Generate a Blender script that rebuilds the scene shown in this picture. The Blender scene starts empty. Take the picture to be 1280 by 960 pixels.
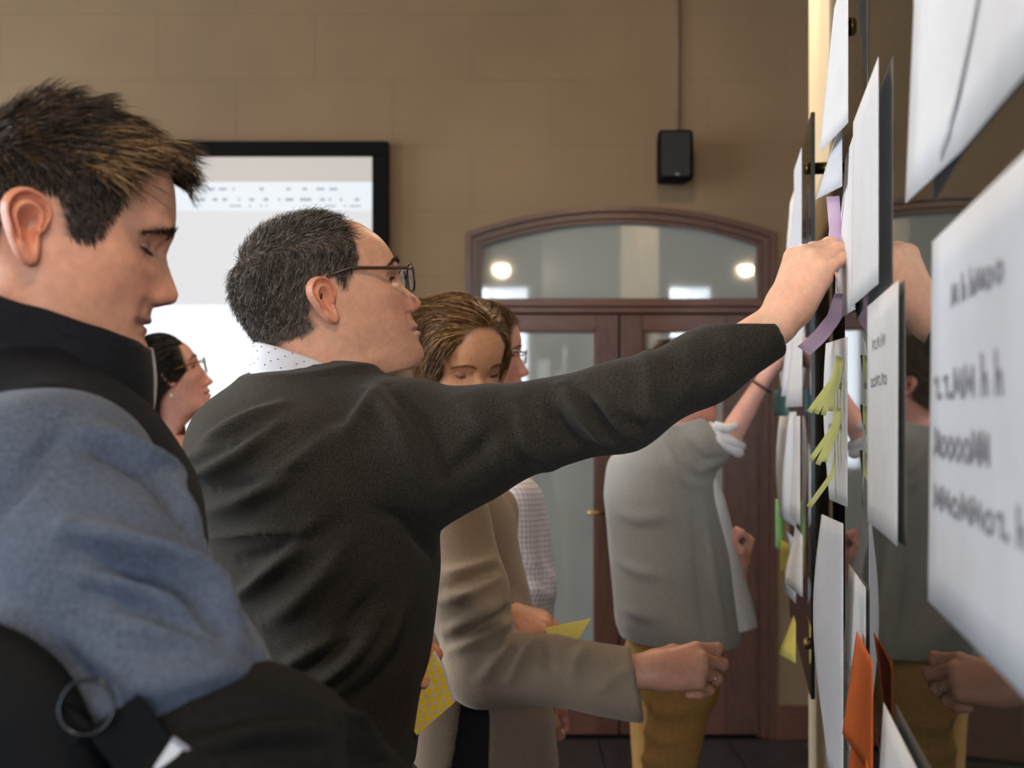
import bpy, bmesh, math, random
import numpy as np
from mathutils import Vector, Matrix

SC = bpy.context.scene
COL = SC.collection
F, H, HY = 1400.0, 1.5, 520.0           # focal length in pixels, eye height, horizon row

# ------------------------------------------------------------------ camera
cam_d = bpy.data.cameras.new('camera')
cam = bpy.data.objects.new('camera', cam_d)
COL.objects.link(cam)
cam.location = (0, 0, H)
cam.rotation_euler = (math.pi / 2, 0, 0)
cam_d.sensor_width = 36
cam_d.lens = F / 1280 * 36
cam_d.shift_y = (HY - 480) / 1280
cam_d.clip_start = 0.02
cam_d.dof.use_dof = True
cam_d.dof.focus_distance = 1.52
cam_d.dof.aperture_fstop = 5.2
SC.camera = cam
SC.view_settings.view_transform = 'Standard'
SC.view_settings.look = 'None'
SC.view_settings.gamma = 1
SC.view_settings.use_curve_mapping = False
SC.view_settings.exposure = 0.0
try:
    SC.cycles.max_bounces = 6
    SC.cycles.diffuse_bounces = 3
    SC.cycles.glossy_bounces = 4
    SC.cycles.caustics_reflective = False
    SC.cycles.caustics_refractive = False
    SC.cycles.sample_clamp_indirect = 4
except Exception:
    pass

def lin(c):
    return tuple(((v / 255) / 12.92 if v / 255 <= 0.04045 else ((v / 255 + 0.055) / 1.055) ** 2.4) for v in c)

# ------------------------------------------------------------------ daylight and lamps
world = bpy.data.worlds.new('sky')
SC.world = world
world.use_nodes = True
world.node_tree.nodes['Background'].inputs[0].default_value = (0.62, 0.78, 1.0, 1)
world.node_tree.nodes['Background'].inputs[1].default_value = 1.0

def area(name, loc, target, sx, sy, power, color):
    d = bpy.data.lights.new(name, 'AREA')
    d.shape = 'RECTANGLE'; d.size = sx; d.size_y = sy; d.energy = power; d.color = color
    o = bpy.data.objects.new(name, d); COL.objects.link(o)
    o.location = loc
    o.rotation_euler = (Vector(target) - Vector(loc)).to_track_quat('-Z', 'Y').to_euler()
    return o
ROOM_X0, ROOM_X1, ROOM_Y0, ROOM_Y1, ROOM_Z = -4.4, 3.6, -4.0, 5.2, 3.9
WINDOWS = [(-2.9, 1.3), (-0.45, 1.3), (2.14, 0.80)]          # centre x and width of the tall windows in the rear wall
for i, (wx, ww) in enumerate(WINDOWS):
    area('window_daylight', (wx, ROOM_Y0 + 0.05, 2.0), (wx, 5, 1.2), ww, 2.3, 46 * ww, (0.80, 0.90, 1.0))
SIDE_WINDOWS = [(1.2, 1.3), (3.6, 1.3)]                     # centre y and width of the windows in the left wall
for (wy, ww) in SIDE_WINDOWS:
    area('window_daylight', (ROOM_X0 + 0.05, wy, 2.0), (2, wy, 1.2), ww, 2.3, 112, (0.86, 0.93, 1.0))
# ------------------------------------------------------------------ helpers
def P(px, py, d):
    return np.array([(px - 640.0) / F * d, d, H + (HY - py) / F * d])

MATS = {}
def mat(name, color, rough=0.6, spec=0.5, metal=0.0, noise=0.0, nscale=40, bump=0.0, bscale=200, emit=None, estr=0.0,
        coat=0.0, sheen=0.0, ior=1.45, attr=None, sss=0.0, stretch=None, trans=0.0, alpha=1.0, world=False):
    if name in MATS: return MATS[name]
    m = bpy.data.materials.new(name); m.use_nodes = True
    nt = m.node_tree; b = nt.nodes['Principled BSDF']
    c = lin(color)
    b.inputs['Base Color'].default_value = (*c, 1)
    b.inputs['Roughness'].default_value = rough
    b.inputs['Specular IOR Level'].default_value = spec
    b.inputs['Metallic'].default_value = metal
    b.inputs['IOR'].default_value = ior
    if coat: b.inputs['Coat Weight'].default_value = coat; b.inputs['Coat Roughness'].default_value = 0.05
    if sheen: b.inputs['Sheen Weight'].default_value = sheen; b.inputs['Sheen Roughness'].default_value = 0.4
    if trans: b.inputs['Transmission Weight'].default_value = trans
    if alpha < 1: b.inputs['Alpha'].default_value = alpha
    if emit is not None:
        b.inputs['Emission Color'].default_value = (*lin(emit), 1); b.inputs['Emission Strength'].default_value = estr
    src = None
    if attr:
        a = nt.nodes.new('ShaderNodeAttribute'); a.attribute_name = attr; src = a.outputs['Color']
    tc = None
    def coords():
        nonlocal tc
        if tc is None:
            t = nt.nodes.new('ShaderNodeTexCoord')
            mp = nt.nodes.new('ShaderNodeMapping'); nt.links.new(nt.nodes.new('ShaderNodeNewGeometry').outputs['Position'] if world else t.outputs['Object'], mp.inputs['Vector'])
            if stretch: mp.inputs['Scale'].default_value = stretch
            tc = mp.outputs['Vector']
        return tc
    if noise:
        n = nt.nodes.new('ShaderNodeTexNoise'); n.inputs['Scale'].default_value = nscale; n.inputs['Detail'].default_value = 5
        nt.links.new(coords(), n.inputs['Vector'])
        mr = nt.nodes.new('ShaderNodeMapRange')
        mr.inputs['From Min'].default_value = 0.3; mr.inputs['From Max'].default_value = 0.7
        mr.inputs['To Min'].default_value = 1 - noise; mr.inputs['To Max'].default_value = 1 + noise
        nt.links.new(n.outputs['Fac'], mr.inputs['Value'])
        mx = nt.nodes.new('ShaderNodeMix'); mx.data_type = 'RGBA'; mx.blend_type = 'MULTIPLY'; mx.inputs[0].default_value = 1
        if src: nt.links.new(src, mx.inputs[6])
        else: mx.inputs[6].default_value = (*c, 1)
        nt.links.new(mr.outputs['Result'], mx.inputs[7])
        src = mx.outputs[2]
    if src: nt.links.new(src, b.inputs['Base Color'])
    if bump:
        n2 = nt.nodes.new('ShaderNodeTexNoise'); n2.inputs['Scale'].default_value = bscale; n2.inputs['Detail'].default_value = 3
        nt.links.new(coords(), n2.inputs['Vector'])
        bp = nt.nodes.new('ShaderNodeBump'); bp.inputs['Strength'].default_value = bump; bp.inputs['Distance'].default_value = 0.002
        nt.links.new(n2.outputs['Fac'], bp.inputs['Height']); nt.links.new(bp.outputs['Normal'], b.inputs['Normal'])
    if sss:
        b.inputs['Subsurface Weight'].default_value = sss
        b.inputs['Subsurface Radius'].default_value = (0.012, 0.005, 0.003)
        b.inputs['Subsurface Scale'].default_value = 1.0
    MATS[name] = m
    return m

def mesh_obj(name, V, Fc, material, parent=None, smooth=True, colors=None, edges=None):
    me = bpy.data.meshes.new(name)
    V = np.asarray(V, dtype=float)
    me.from_pydata(V.tolist(), edges or [], Fc.tolist() if isinstance(Fc, np.ndarray) else Fc)
    if smooth and len(me.polygons): me.polygons.foreach_set('use_smooth', [True] * len(me.polygons))
    if colors is not None:
        at = me.color_attributes.new('Col', 'FLOAT_COLOR', 'POINT')
        c = np.ones((len(V), 4)); c[:, :3] = colors
        at.data.foreach_set('color', c.ravel())
    if material is not None: me.materials.append(material)
    me.update()
    o = bpy.data.objects.new(name, me); COL.objects.link(o)
    if parent is not None: o.parent = parent
    return o

def empty(name, loc=(0, 0, 0)):
    o = bpy.data.objects.new(name, None); COL.objects.link(o); o.location = loc
    return o

def tag(o, label=None, cat=None, group=None, kind=None):
    if label: o['label'] = label
    if cat: o['category'] = cat
    if group: o['group'] = group
    if kind: o['kind'] = kind
    return o

def keep(o, parent):
    """parent o without moving it"""
    o.parent = parent
    o.matrix_parent_inverse = Matrix.Translation(-Vector(parent.location))
    return o

class MB:
    """collects boxes, prisms, tubes and revolved shapes into one mesh"""
    def __init__(s): s.v = []; s.f = []
    def add(s, V, Fc):
        n = len(s.v); s.v += [tuple(map(float, p)) for p in V]; s.f += [tuple(int(i) + n for i in q) for q in Fc]; return s
    def box(s, lo, hi, bev=0.0, R=None, c=None):
        bm = bmesh.new(); bmesh.ops.create_cube(bm, size=1)
        lo = Vector(lo); hi = Vector(hi)
        for v in bm.verts:
            v.co = Vector(((lo[i] + hi[i]) / 2 + v.co[i] * (hi[i] - lo[i])) for i in range(3))
        if bev: bmesh.ops.bevel(bm, geom=bm.edges[:], offset=bev, segments=2, affect='EDGES', profile=0.5)
        if R is not None:
            for v in bm.verts: v.co = R @ (v.co - Vector(c)) + Vector(c)
        bm.verts.index_update()
        s.add([v.co[:] for v in bm.verts], [[v.index for v in f.verts] for f in bm.faces]); bm.free(); return s
    def tube(s, pts, r, n=10, caps=True):
        pts = [Vector(p) for p in pts]; rs = r if isinstance(r, (list, tuple)) else [r] * len(pts)
        V = []; Fc = []
        up = Vector((0.123, 0.31, 0.94))
        for i, p in enumerate(pts):
            t = (pts[min(i + 1, len(pts) - 1)] - pts[max(i - 1, 0)]).normalized()
            a = t.cross(up)
            if a.length < 1e-4: a = t.cross(Vector((1, 0, 0)))
            a.normalize(); b = t.cross(a)
            for k in range(n):
                an = 2 * math.pi * k / n
                V.append(p + (a * math.cos(an) + b * math.sin(an)) * rs[i])
        for i in range(len(pts) - 1):
            for k in range(n):
                Fc.append((i * n + k, i * n + (k + 1) % n, (i + 1) * n + (k + 1) % n, (i + 1) * n + k))
        if caps:
            Fc.append(tuple(range(n))[::-1]); Fc.append(tuple((len(pts) - 1) * n + k for k in range(n)))
        return s.add(V, Fc)
    def lathe(s, prof, c, axis=(0, 0, 1), n=24):
        ax = Vector(axis).normalized(); q = Vector((0, 0, 1)).rotation_difference(ax); c = Vector(c)
        V = []; Fc = []
        for (r, z) in prof:
            for k in range(n):
                an = 2 * math.pi * k / n
                V.append(q @ Vector((r * math.cos(an), r * math.sin(an), z)) + c)
        for i in range(len(prof) - 1):
            for k in range(n):
                Fc.append((i * n + k, i * n + (k + 1) % n, (i + 1) * n + (k + 1) % n, (i + 1) * n + k))
        return s.add(V, Fc)
    def prism(s, poly, off):
        n = len(poly); off = Vector(off)
        V = [Vector(p) for p in poly] + [Vector(p) + off for p in poly]
        Fc = [tuple(range(n))[::-1], tuple(range(n, 2 * n))] + [(i, (i + 1) % n, n + (i + 1) % n, n + i) for i in range(n)]
        return s.add(V, Fc)
    def build(s, name, m, parent=None, smooth=False):
        o = mesh_obj(name, s.v, s.f, m, None, smooth)
        if parent is not None: keep(o, parent)
        return o

def fix_normals(o):
    bm = bmesh.new(); bm.from_mesh(o.data); bmesh.ops.recalc_face_normals(bm, faces=bm.faces); bm.to_mesh(o.data); bm.free()

# ------------------------------------------------------------------ materials of the room
M_PLASTER = mat('plaster', (122, 103, 81), 0.85, 0.3, noise=0.09, nscale=1.6, bump=0.5, bscale=60, world=True)
M_JOINT = mat('plaster_joint', (131, 111, 88), 0.9, 0.2, noise=0.08, nscale=1.6, world=True)
M_CEIL = mat('ceiling_paint', (170, 156, 134), 0.9, noise=0.04, nscale=3)
M_FLOOR = mat('dark_stone', (42, 42, 44), 0.28, noise=0.25, nscale=9, bump=0.1, bscale=30)
M_GROUT = mat('dark_grout', (24, 24, 25), 0.8, noise=0.1)
M_WOOD = mat('mahogany', (76, 48, 38), 0.32, 0.5, noise=0.30, nscale=14, stretch=(6, 6, 0.7), bump=0.1, bscale=60)
M_WOODH = mat('mahogany_rail', (86, 54, 42), 0.32, 0.5, noise=0.28, nscale=14, stretch=(0.7, 6, 6), bump=0.1, bscale=60)
M_PANE = mat('grey_door_glass', (140, 146, 144), 0.03, 1.0, noise=0.03, nscale=2, coat=1.0, ior=1.6)
M_BLACK = mat('black_plastic', (6, 6, 8), 0.7, 0.12, noise=0.1, nscale=60)
M_CREAM = mat('cream_paint', (206, 188, 156), 0.6, noise=0.05, nscale=6, stretch=(1, 1, 0.3))
M_OLIVE_SHADE = mat('olive_shade', (70, 60, 44), 0.7, noise=0.1, nscale=4)  # board wall: shade behind the near glass put into the dark colour
M_BRASS = mat('aged_brass', (170, 138, 84), 0.28, 0.5, 1.0, noise=0.12, nscale=40)
M_GLASSB = mat('dark_board_glass', (34, 35, 28), 0.02, 1.0, noise=0.05, nscale=3, ior=1.75)
M_GLASSE = mat('board_glass_edge', (18, 30, 30), 0.15, 0.8, noise=0.1)
M_PAPER = mat('white_paper', (236, 237, 240), 0.75, 0.3, noise=0.03, nscale=25, bump=0.15, bscale=60)
M_PAPER2 = mat('cool_paper', (220, 224, 232), 0.75, 0.3, noise=0.03, nscale=25, bump=0.15, bscale=60)
M_INK = mat('grey_marker_ink', (138, 138, 148), 0.8, noise=0.2, nscale=80)
M_YEL = mat('yellow_note', (240, 226, 120), 0.7, noise=0.05)
M_LIME = mat('lime_note', (244, 248, 190), 0.7, noise=0.05)
M_PINK = mat('lilac_note', (240, 222, 244), 0.7, noise=0.05)
M_ORANGE = mat('orange_note', (246, 128, 60), 0.7, noise=0.05)
M_GREEN = mat('green_note', (150, 205, 130), 0.7, noise=0.05)
M_TEAL = mat('teal_note', (88, 140, 146), 0.7, noise=0.05)

def paperize(m, amt=0.4):
    nt = m.node_tree; b = nt.nodes['Principled BSDF']; out = [n for n in nt.nodes if n.type == 'OUTPUT_MATERIAL'][0]
    tr = nt.nodes.new('ShaderNodeBsdfTranslucent'); mx = nt.nodes.new('ShaderNodeMixShader'); mx.inputs[0].default_value = amt
    if b.inputs['Base Color'].is_linked: nt.links.new(b.inputs['Base Color'].links[0].from_socket, tr.inputs['Color'])
    else: tr.inputs['Color'].default_value = b.inputs['Base Color'].default_value
    nt.links.new(b.outputs[0], mx.inputs[1]); nt.links.new(tr.outputs[0], mx.inputs[2]); nt.links.new(mx.outputs[0], out.inputs['Surface'])
for m_ in (M_PAPER, M_PAPER2, M_YEL, M_LIME, M_PINK, M_ORANGE, M_GREEN, M_TEAL): paperize(m_, 0.45 if m_ in (M_LIME, M_PINK) else 0.22)

# ------------------------------------------------------------------ room shell
def box_struct(name, lo, hi, m):
    o = MB().box(lo, hi).build(name, m); tag(o, kind='structure'); return o

fl = box_struct('floor', (ROOM_X0, ROOM_Y0, -0.10), (ROOM_X1, ROOM_Y1 + 0.6, -0.012), M_GROUT)
tile_me = None
TS = 0.6
for i in range(int((ROOM_X1 - ROOM_X0) / TS) + 1):
    for j in range(int((5.2 - 0.4) / TS) + 1):
        x0 = ROOM_X0 + i * TS; y0 = 0.4 + j * TS
        if x0 < -2.4 or x0 > 1.9 or y0 + TS > ROOM_Y1 + 0.1: continue
        if tile_me is None:
            t = MB().box((0.002, 0.002, -0.012), (TS - 0.004, TS - 0.004, 0.0), 0.0015).build('floor_tile', M_FLOOR); tile_me = t.data
        else:
            t = bpy.data.objects.new('floor_tile', tile_me); COL.objects.link(t)
        t.location = (x0, y0, 0); t.parent = fl
ceil = box_struct('ceiling', (ROOM_X0, ROOM_Y0, ROOM_Z), (ROOM_X1, ROOM_Y1 + 0.6, ROOM_Z + 0.1), M_CEIL)
lw = MB(); prev = ROOM_Y0
for cy, w in SIDE_WINDOWS:
    lw.box((ROOM_X0 - 0.25, prev, -0.1), (ROOM_X0, cy - w / 2, ROOM_Z)); prev = cy + w / 2
    lw.box((ROOM_X0 - 0.25, cy - w / 2, -0.1), (ROOM_X0, cy + w / 2, 0.85)); lw.box((ROOM_X0 - 0.25, cy - w / 2, 3.15), (ROOM_X0, cy + w / 2, ROOM_Z))
lw.box((ROOM_X0 - 0.25, prev, -0.1), (ROOM_X0, ROOM_Y1 + 0.6, ROOM_Z))
tag(lw.build('wall_left', M_PLASTER), kind='structure')
M_SKY = mat('daylight', (255, 255, 255), emit=(235, 243, 255), estr=3.2)
for i, (cy, w) in enumerate(SIDE_WINDOWS):
    wn = empty('window_%d' % (i + 4), (ROOM_X0, cy, 0.85)); tag(wn, kind='structure')
    fr = MB(); x0, x1 = ROOM_X0 - 0.14, ROOM_X0 - 0.08
    for (a0, a1, b0, b1) in ((cy - w / 2, cy - w / 2 + 0.06, 0.85, 3.15), (cy + w / 2 - 0.06, cy + w / 2, 0.85, 3.15), (cy - 0.03, cy + 0.03, 0.85, 3.15), (cy - w / 2, cy + w / 2, 0.85, 0.92), (cy - w / 2, cy + w / 2, 3.08, 3.15), (cy - w / 2, cy + w / 2, 2.4, 2.47)):
        fr.box((x0, a0, b0), (x1, a1, b1))
    fr.build('window_frame', M_CREAM, wn)
    MB().box((x0 - 0.02, cy - w / 2, 0.85), (x0 - 0.01, cy + w / 2, 3.15)).build('window_pane', M_SKY, wn)
box_struct('wall_right', (ROOM_X1, ROOM_Y0, -0.1), (ROOM_X1 + 0.2, ROOM_Y1 + 0.6, ROOM_Z), M_PLASTER)

# door opening: a flat-arched outline in the back wall
DS = ROOM_Y1 / F                                 # metres per pixel on the back wall
def bw(px, py, dy=0.0): return ((px - 640) * DS, ROOM_Y1 + dy, H + (HY - py) * DS)
def arch(px0, px1, spring, top, n=24, bottom=None):
    """outline points from lower left over the arch to lower right (x, z)"""
    x0, x1 = (px0 - 640) * DS, (px1 - 640) * DS
    zs, zt = H + (HY - spring) * DS, H + (HY - top) * DS
    zb = 0.0 if bottom is None else H + (HY - bottom) * DS
    c = (x0 + x1) / 2; hw = (x1 - x0) / 2; rise = zt - zs
    R = (hw * hw + rise * rise) / (2 * rise); a = math.asin(hw / R)
    pts = [(x0, zb)]
    for i in range(n + 1):
        t = -a + 2 * a * i / n
        pts.append((c + R * math.sin(t), zt - R + R * math.cos(t)))
    pts.append((x1, zb))
    return pts
OUT = arch(582, 969, 291, 258)
wb = MB()
ow = [(ROOM_X0, 0), (ROOM_X0, ROOM_Z), (ROOM_X1, ROOM_Z), (ROOM_X1, 0)]
YB = ROOM_Y1 + 0.0022
# wall as strips around the opening
wb.box((ROOM_X0, YB, -0.1), (OUT[0][0], YB + 0.3, ROOM_Z)); wb.box((OUT[-1][0], YB, -0.1), (ROOM_X1, YB + 0.3, ROOM_Z))
for a, b in zip(OUT[1:-2], OUT[2:-1]):
    wb.prism([(a[0], YB, a[1]), (b[0], YB, b[1]), (b[0], YB, ROOM_Z), (a[0], YB, ROOM_Z)], (0, 0.3, 0))
wall_back = wb.build('wall_back', M_JOINT); tag(wall_back, kind='structure')
# plaster blocks with shallow scored joints, cut where they meet the opening
cutter = MB().prism([(p[0], ROOM_Y1 - 0.1, p[1]) for p in OUT], (0, 0.3, 0)).build('cutter', None)
fix_normals(cutter)
bw_, bh_ = 0.73, 0.305
blk_me = None
z = H + (HY - 100) * DS - 11 * bh_
row = 0
while z < ROOM_Z:
    xoff = (295 - 640) * DS + (0.5 * bw_ if row % 2 else 0)
    k0 = math.floor((ROOM_X0 - xoff) / bw_)
    k = k0
    while xoff + k * bw_ < ROOM_X1:
        x0 = max(ROOM_X0, xoff + k * bw_); x1 = min(ROOM_X1, xoff + (k + 1) * bw_); k += 1
        z0, z1 = max(0.0, z), min(ROOM_Z, z + bh_)
        if x1 - x0 < 0.05 or z1 - z0 < 0.05: continue
        full = (x1 - x0 > bw_ - 0.001 and z1 - z0 > bh_ - 0.001)
        hit = x1 > OUT[0][0] and x0 < OUT[-1][0] and z0 < OUT[13][1]
        inside = hit and x0 > OUT[0][0] + 0.01 and x1 < OUT[-1][0] - 0.01 and z1 < OUT[1][1]
        if inside: continue
        if full and not hit:
            if blk_me is None:
                o = MB().box((0.0008, 0, 0.0008), (bw_ - 0.0008, 0.004, bh_ - 0.0008)).build('plaster_block', M_PLASTER); blk_me = o.data
            else:
                o = bpy.data.objects.new('plaster_block', blk_me); COL.objects.link(o)
            o.location = (x0, ROOM_Y1, z0)
        else:
            o = MB().box((x0 + 0.0008, ROOM_Y1, z0 + 0.0008), (x1 - 0.0008, ROOM_Y1 + 0.004, z1 - 0.0008)).build('plaster_block', M_PLASTER)
            if hit:
                bo = o.modifiers.new('cut', 'BOOLEAN'); bo.object = cutter; bo.operation = 'DIFFERENCE'; bo.solver = 'EXACT'
                dg = bpy.context.evaluated_depsgraph_get()
                me2 = bpy.data.meshes.new_from_object(o.evaluated_get(dg)); o.modifiers.clear(); o.data = me2
                if len(me2.polygons) == 0:
                    bpy.data.objects.remove(o); continue
        o.parent = wall_back
    z += bh_; row += 1
bpy.data.objects.remove(cutter)
bb = MB()
bb.box((ROOM_X0, ROOM_Y1 - 0.02, 0.0), (OUT[0][0] - 0.001, ROOM_Y1, 0.16), 0.004); bb.box((OUT[-1][0] + 0.001, ROOM_Y1 - 0.02, 0.0), (ROOM_X1, ROOM_Y1, 0.16), 0.004)
tag(bb.build('baseboard_back', M_WOODH), kind='structure')

# rear wall with tall arched windows (behind the camera; seen mirrored in the door glass)
xs = [ROOM_X0]
rw = MB(); zb_, zs_, zt_ = 0.85, 2.95, 3.25
YR = ROOM_Y0
def rear_arch(cx, w, n=12):
    hw = w / 2; rise = zt_ - zs_; R = (hw * hw + rise * rise) / (2 * rise); a = math.asin(hw / R)
    return [(cx + R * math.sin(-a + 2 * a * i / n), zt_ - R + R * math.cos(-a + 2 * a * i / n)) for i in range(n + 1)]
prev = ROOM_X0
for cx, w in WINDOWS:
    rw.box((prev, YR - 0.3, -0.1), (cx - w / 2, YR, ROOM_Z)); prev = cx + w / 2
    rw.box((cx - w / 2, YR - 0.3, -0.1), (cx + w / 2, YR, zb_))
    A = rear_arch(cx, w)
    for a, b in zip(A[:-1], A[1:]):
        rw.prism([(a[0], YR, a[1]), (a[0], YR, ROOM_Z), (b[0], YR, ROOM_Z), (b[0], YR, b[1])], (0, -0.3, 0))
rw.box((prev, YR - 0.3, -0.1), (ROOM_X1, YR, ROOM_Z))
tag(rw.build('wall_rear', M_PLASTER), kind='structure')
M_SKY = mat('daylight', (255, 255, 255), emit=(235, 243, 255), estr=3.2)
for i, (cx, w) in enumerate(WINDOWS):
    wn = empty('window_%d' % (i + 1), (cx, YR, zb_)); tag(wn, kind='structure')
    A = rear_arch(cx, w)
    fr = MB()
    fr.box((cx - w / 2, YR - 0.16, zb_), (cx - w / 2 + 0.06, YR - 0.10, zs_)); fr.box((cx + w / 2 - 0.06, YR - 0.16, zb_), (cx + w / 2, YR - 0.10, zs_))
    fr.box((cx - w / 2, YR - 0.16, zb_), (cx + w / 2, YR - 0.10, zb_ + 0.07))
    fr.box((cx + 0.16, YR - 0.16, zb_), (cx + 0.23, YR - 0.10, zt_ - 0.02))
    fr.box((cx - w / 2, YR - 0.165, 2.62), (cx + w / 2, YR - 0.095, 2.80))
    for a, b in zip(A[:-1], A[1:]):
        fr.prism([(a[0], YR - 0.10, a[1] - 0.07), (a[0], YR - 0.10, a[1]), (b[0], YR - 0.10, b[1]), (b[0], YR - 0.10, b[1] - 0.07)], (0, -0.06, 0))
    fr.build('window_frame', M_CREAM, wn)
    pn = MB().prism([(cx - w / 2, YR - 0.15, zb_)] + [(p[0], YR - 0.15, p[1]) for p in A] + [(cx + w / 2, YR - 0.15, zb_)], (0, -0.01, 0)).build('window_pane', M_SKY, wn)

# ------------------------------------------------------------------ door with arched transom
door = empty('door_1', ((775.5 - 640) * DS, ROOM_Y1, 0)); tag(door, kind='structure')
def ring_frame(name, o_pts, i_pts, y0, y1, m):
    b = MB()
    for (a, c, d, e) in zip(o_pts[:-1], o_pts[1:], i_pts[1:], i_pts[:-1]):
        b.prism([(a[0], y0, a[1]), (c[0], y0, c[1]), (d[0], y0, d[1]), (e[0], y0, e[1])], (0, y1 - y0, 0))
    o = b.build(name, m, door); fix_normals(o); return o
IN1 = arch(589, 962, 296, 264); IN2 = arch(597, 954, 302, 272); IN3 = arch(602, 949, 306, 277)
ring_frame('outer_frame', OUT, IN1, ROOM_Y1 - 0.012, ROOM_Y1 + 0.12, M_WOOD)
ring_frame('inner_frame', IN1, IN2, ROOM_Y1 + 0.012, ROOM_Y1 + 0.12, M_WOOD)
ring_frame('frame_bead', IN2, IN3, ROOM_Y1 + 0.03, ROOM_Y1 + 0.12, M_WOOD)
def bbx(b, px0, py0, px1, py1, y0, y1, bev=0.004):
    p = bw(px0, py1); q = bw(px1, py0)
    return b.box((p[0], ROOM_Y1 + y0, max(0.0, p[2])), (q[0], ROOM_Y1 + y1, q[2]), bev)
bbx(MB(), 594, 373, 957, 383, -0.005, 0.12).build('transom_rail', M_WOODH, door)
bbx(MB(), 594, 383, 957, 391, 0.012, 0.12).build('transom_rail_lower', M_WOODH, door)
TR = arch(600, 951, 305, 275, bottom=375)
MB().prism([(p[0], ROOM_Y1 + 0.07, p[1]) for p in TR], (0, 0.012, 0)).build('transom_pane', M_PANE, door)
fix_normals(door.children[-1])
ZB = HY + H / DS - 3
for (a, b, hinge) in ((600, 774.5, 0), (776.5, 951, 1)):
    lf = MB()
    g0, g1 = (a + 42, b - 28) if not hinge else (a + 28, b - 42)
    bbx(lf, a, 392, g0, ZB, 0.03, 0.075); bbx(lf, g1, 392, b, ZB, 0.03, 0.075)
    leaf = lf.build('door_leaf', M_WOOD, door)
    bbx(MB(), g0, 392, g1, 413, 0.032, 0.073).build('top_rail', M_WOODH, leaf)
    bbx(MB(), g0, 845, g1, ZB, 0.032, 0.073).build('bottom_rail', M_WOODH, leaf)
    bbx(MB(), g0 - 2, 411, g1 + 2, 847, 0.05, 0.058, 0).build('door_pane', M_PANE, leaf)
    for ch in leaf.children: ch.matrix_parent_inverse = Matrix.Translation(-Vector(door.location))
    for ch in leaf.children: ch.matrix_parent_inverse = Matrix.Identity(4)
    bd = MB()
    for (q0, q1, r0, r1) in ((g0, g0 + 4, 411, 847), (g1 - 4, g1, 411, 847)): bbx(bd, q0, r0, q1, r1, 0.036, 0.05, 0.002)
    for (r0, r1) in ((411, 415), (843, 847)): bbx(bd, g0, r0, g1, r1, 0.036, 0.05, 0.002)
    o = bd.build('glazing_bead', M_WOODH); o.parent = leaf
    hd = MB(); hp = bw(b - 14 if not hinge else a + 14, 640)
    hd.tube([(hp[0], ROOM_Y1 + 0.03, hp[2]), (hp[0], ROOM_Y1 - 0.03, hp[2]), (hp[0] + (-0.10 if not hinge else 0.10), ROOM_Y1 - 0.035, hp[2])], 0.009)
    o = hd.build('door_handle', M_BRASS, None, True); o.parent = leaf
box_struct('wall_behind_door', (-0.6, ROOM_Y1 + 0.5, -0.1), (1.6, ROOM_Y1 + 0.6, 2.9), M_PLASTER)

# ------------------------------------------------------------------ wall screen
scr = empty('wall_screen', bw(160, 540)); tag(scr, 'large bright wall screen in a black frame, showing a pale document', 'screen')
sx0, sx1, sy0, sy1 = -170, 487, 180, 566
fr = MB(); T = 20
bbx(fr, sx0, sy0, sx1, sy0 + 18, -0.06, 0.0); bbx(fr, sx0, sy1 - 18, sx1, sy1, -0.06, 0.0)
bbx(fr, sx0, sy0 + 18, sx0 + T, sy1 - 18, -0.06, 0.0); bbx(fr, sx1 - T, sy0 + 18, sx1, sy1 - 18, -0.06, 0.0)
fr.build('screen_frame', M_BLACK, scr)
def band(name, y0, y1, c, s):
    m = mat('screen_' + name, (10, 10, 10), 0.4, emit=c, estr=s)
    b = MB(); bbx(b, sx0 + T, y0, sx1 - T, y1, -0.03, -0.01, 0); return b.build(name, m, scr)
band('title_band', 198, 229, (205, 198, 192), 0.95)
band('toolbar_band', 229, 265, (232, 238, 244), 1.0)
band('grey_page_band', 265, 382, (222, 222, 224), 1.0)
band('white_page_band', 382, 548, (246, 248, 250), 1.15)
ic = MB(); random.seed(4)
for (yy, h_) in ((238, 3.0), (251, 3.5), (259, 2.0)):
    x = 245.0
    while x < 462:
        w = random.choice([2.5, 3, 6, 10, 14])
        if random.random() < 0.55: bbx(ic, x, yy - h_ / 2, x + w, yy + h_ / 2, -0.0312, -0.0302, 0)
        x += w + random.uniform(4, 16)
ic.build('toolbar_icons', mat('screen_icons', (10, 10, 10), emit=(188, 194, 206), estr=0.8), scr)['kind'] = 'stuff'

# ------------------------------------------------------------------ loudspeaker on the wall
sp = empty('wall_speaker', bw(837, 237)); tag(sp, 'small black loudspeaker mounted on the wall above the door', 'speaker')
bm = bmesh.new(); bmesh.ops.create_cube(bm, size=1)
w_, h_, d_ = 43 * DS, 62 * DS, 0.15
for v in bm.verts:
    v.co = Vector((v.co.x * w_ * (0.86 if v.co.y > 0 else 1), v.co.y * d_, v.co.z * h_ * (0.92 if v.co.y > 0 else 1)))
bmesh.ops.bevel(bm, geom=bm.edges[:], offset=0.018, segments=4, affect='EDGES', profile=0.5)
c = bw(837, 206, -0.13)
V = [(v.co + Vector(c))[:] for v in bm.verts]; bm.verts.index_update(); Fc = [[v.index for v in f.verts] for f in bm.faces]; bm.free()
keep(mesh_obj('cabinet', V, Fc, M_BLACK), sp)
g = MB(); g.box((c[0] - w_ * 0.40, c[1] - d_ / 2 - 0.006, c[2] - h_ * 0.42), (c[0] + w_ * 0.40, c[1] - d_ / 2 + 0.002, c[2] + h_ * 0.44), 0.003).build('grille', mat('speaker_grille', (22, 22, 25), 0.7, noise=0.3, nscale=300, bump=0.6, bscale=500), sp)
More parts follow.
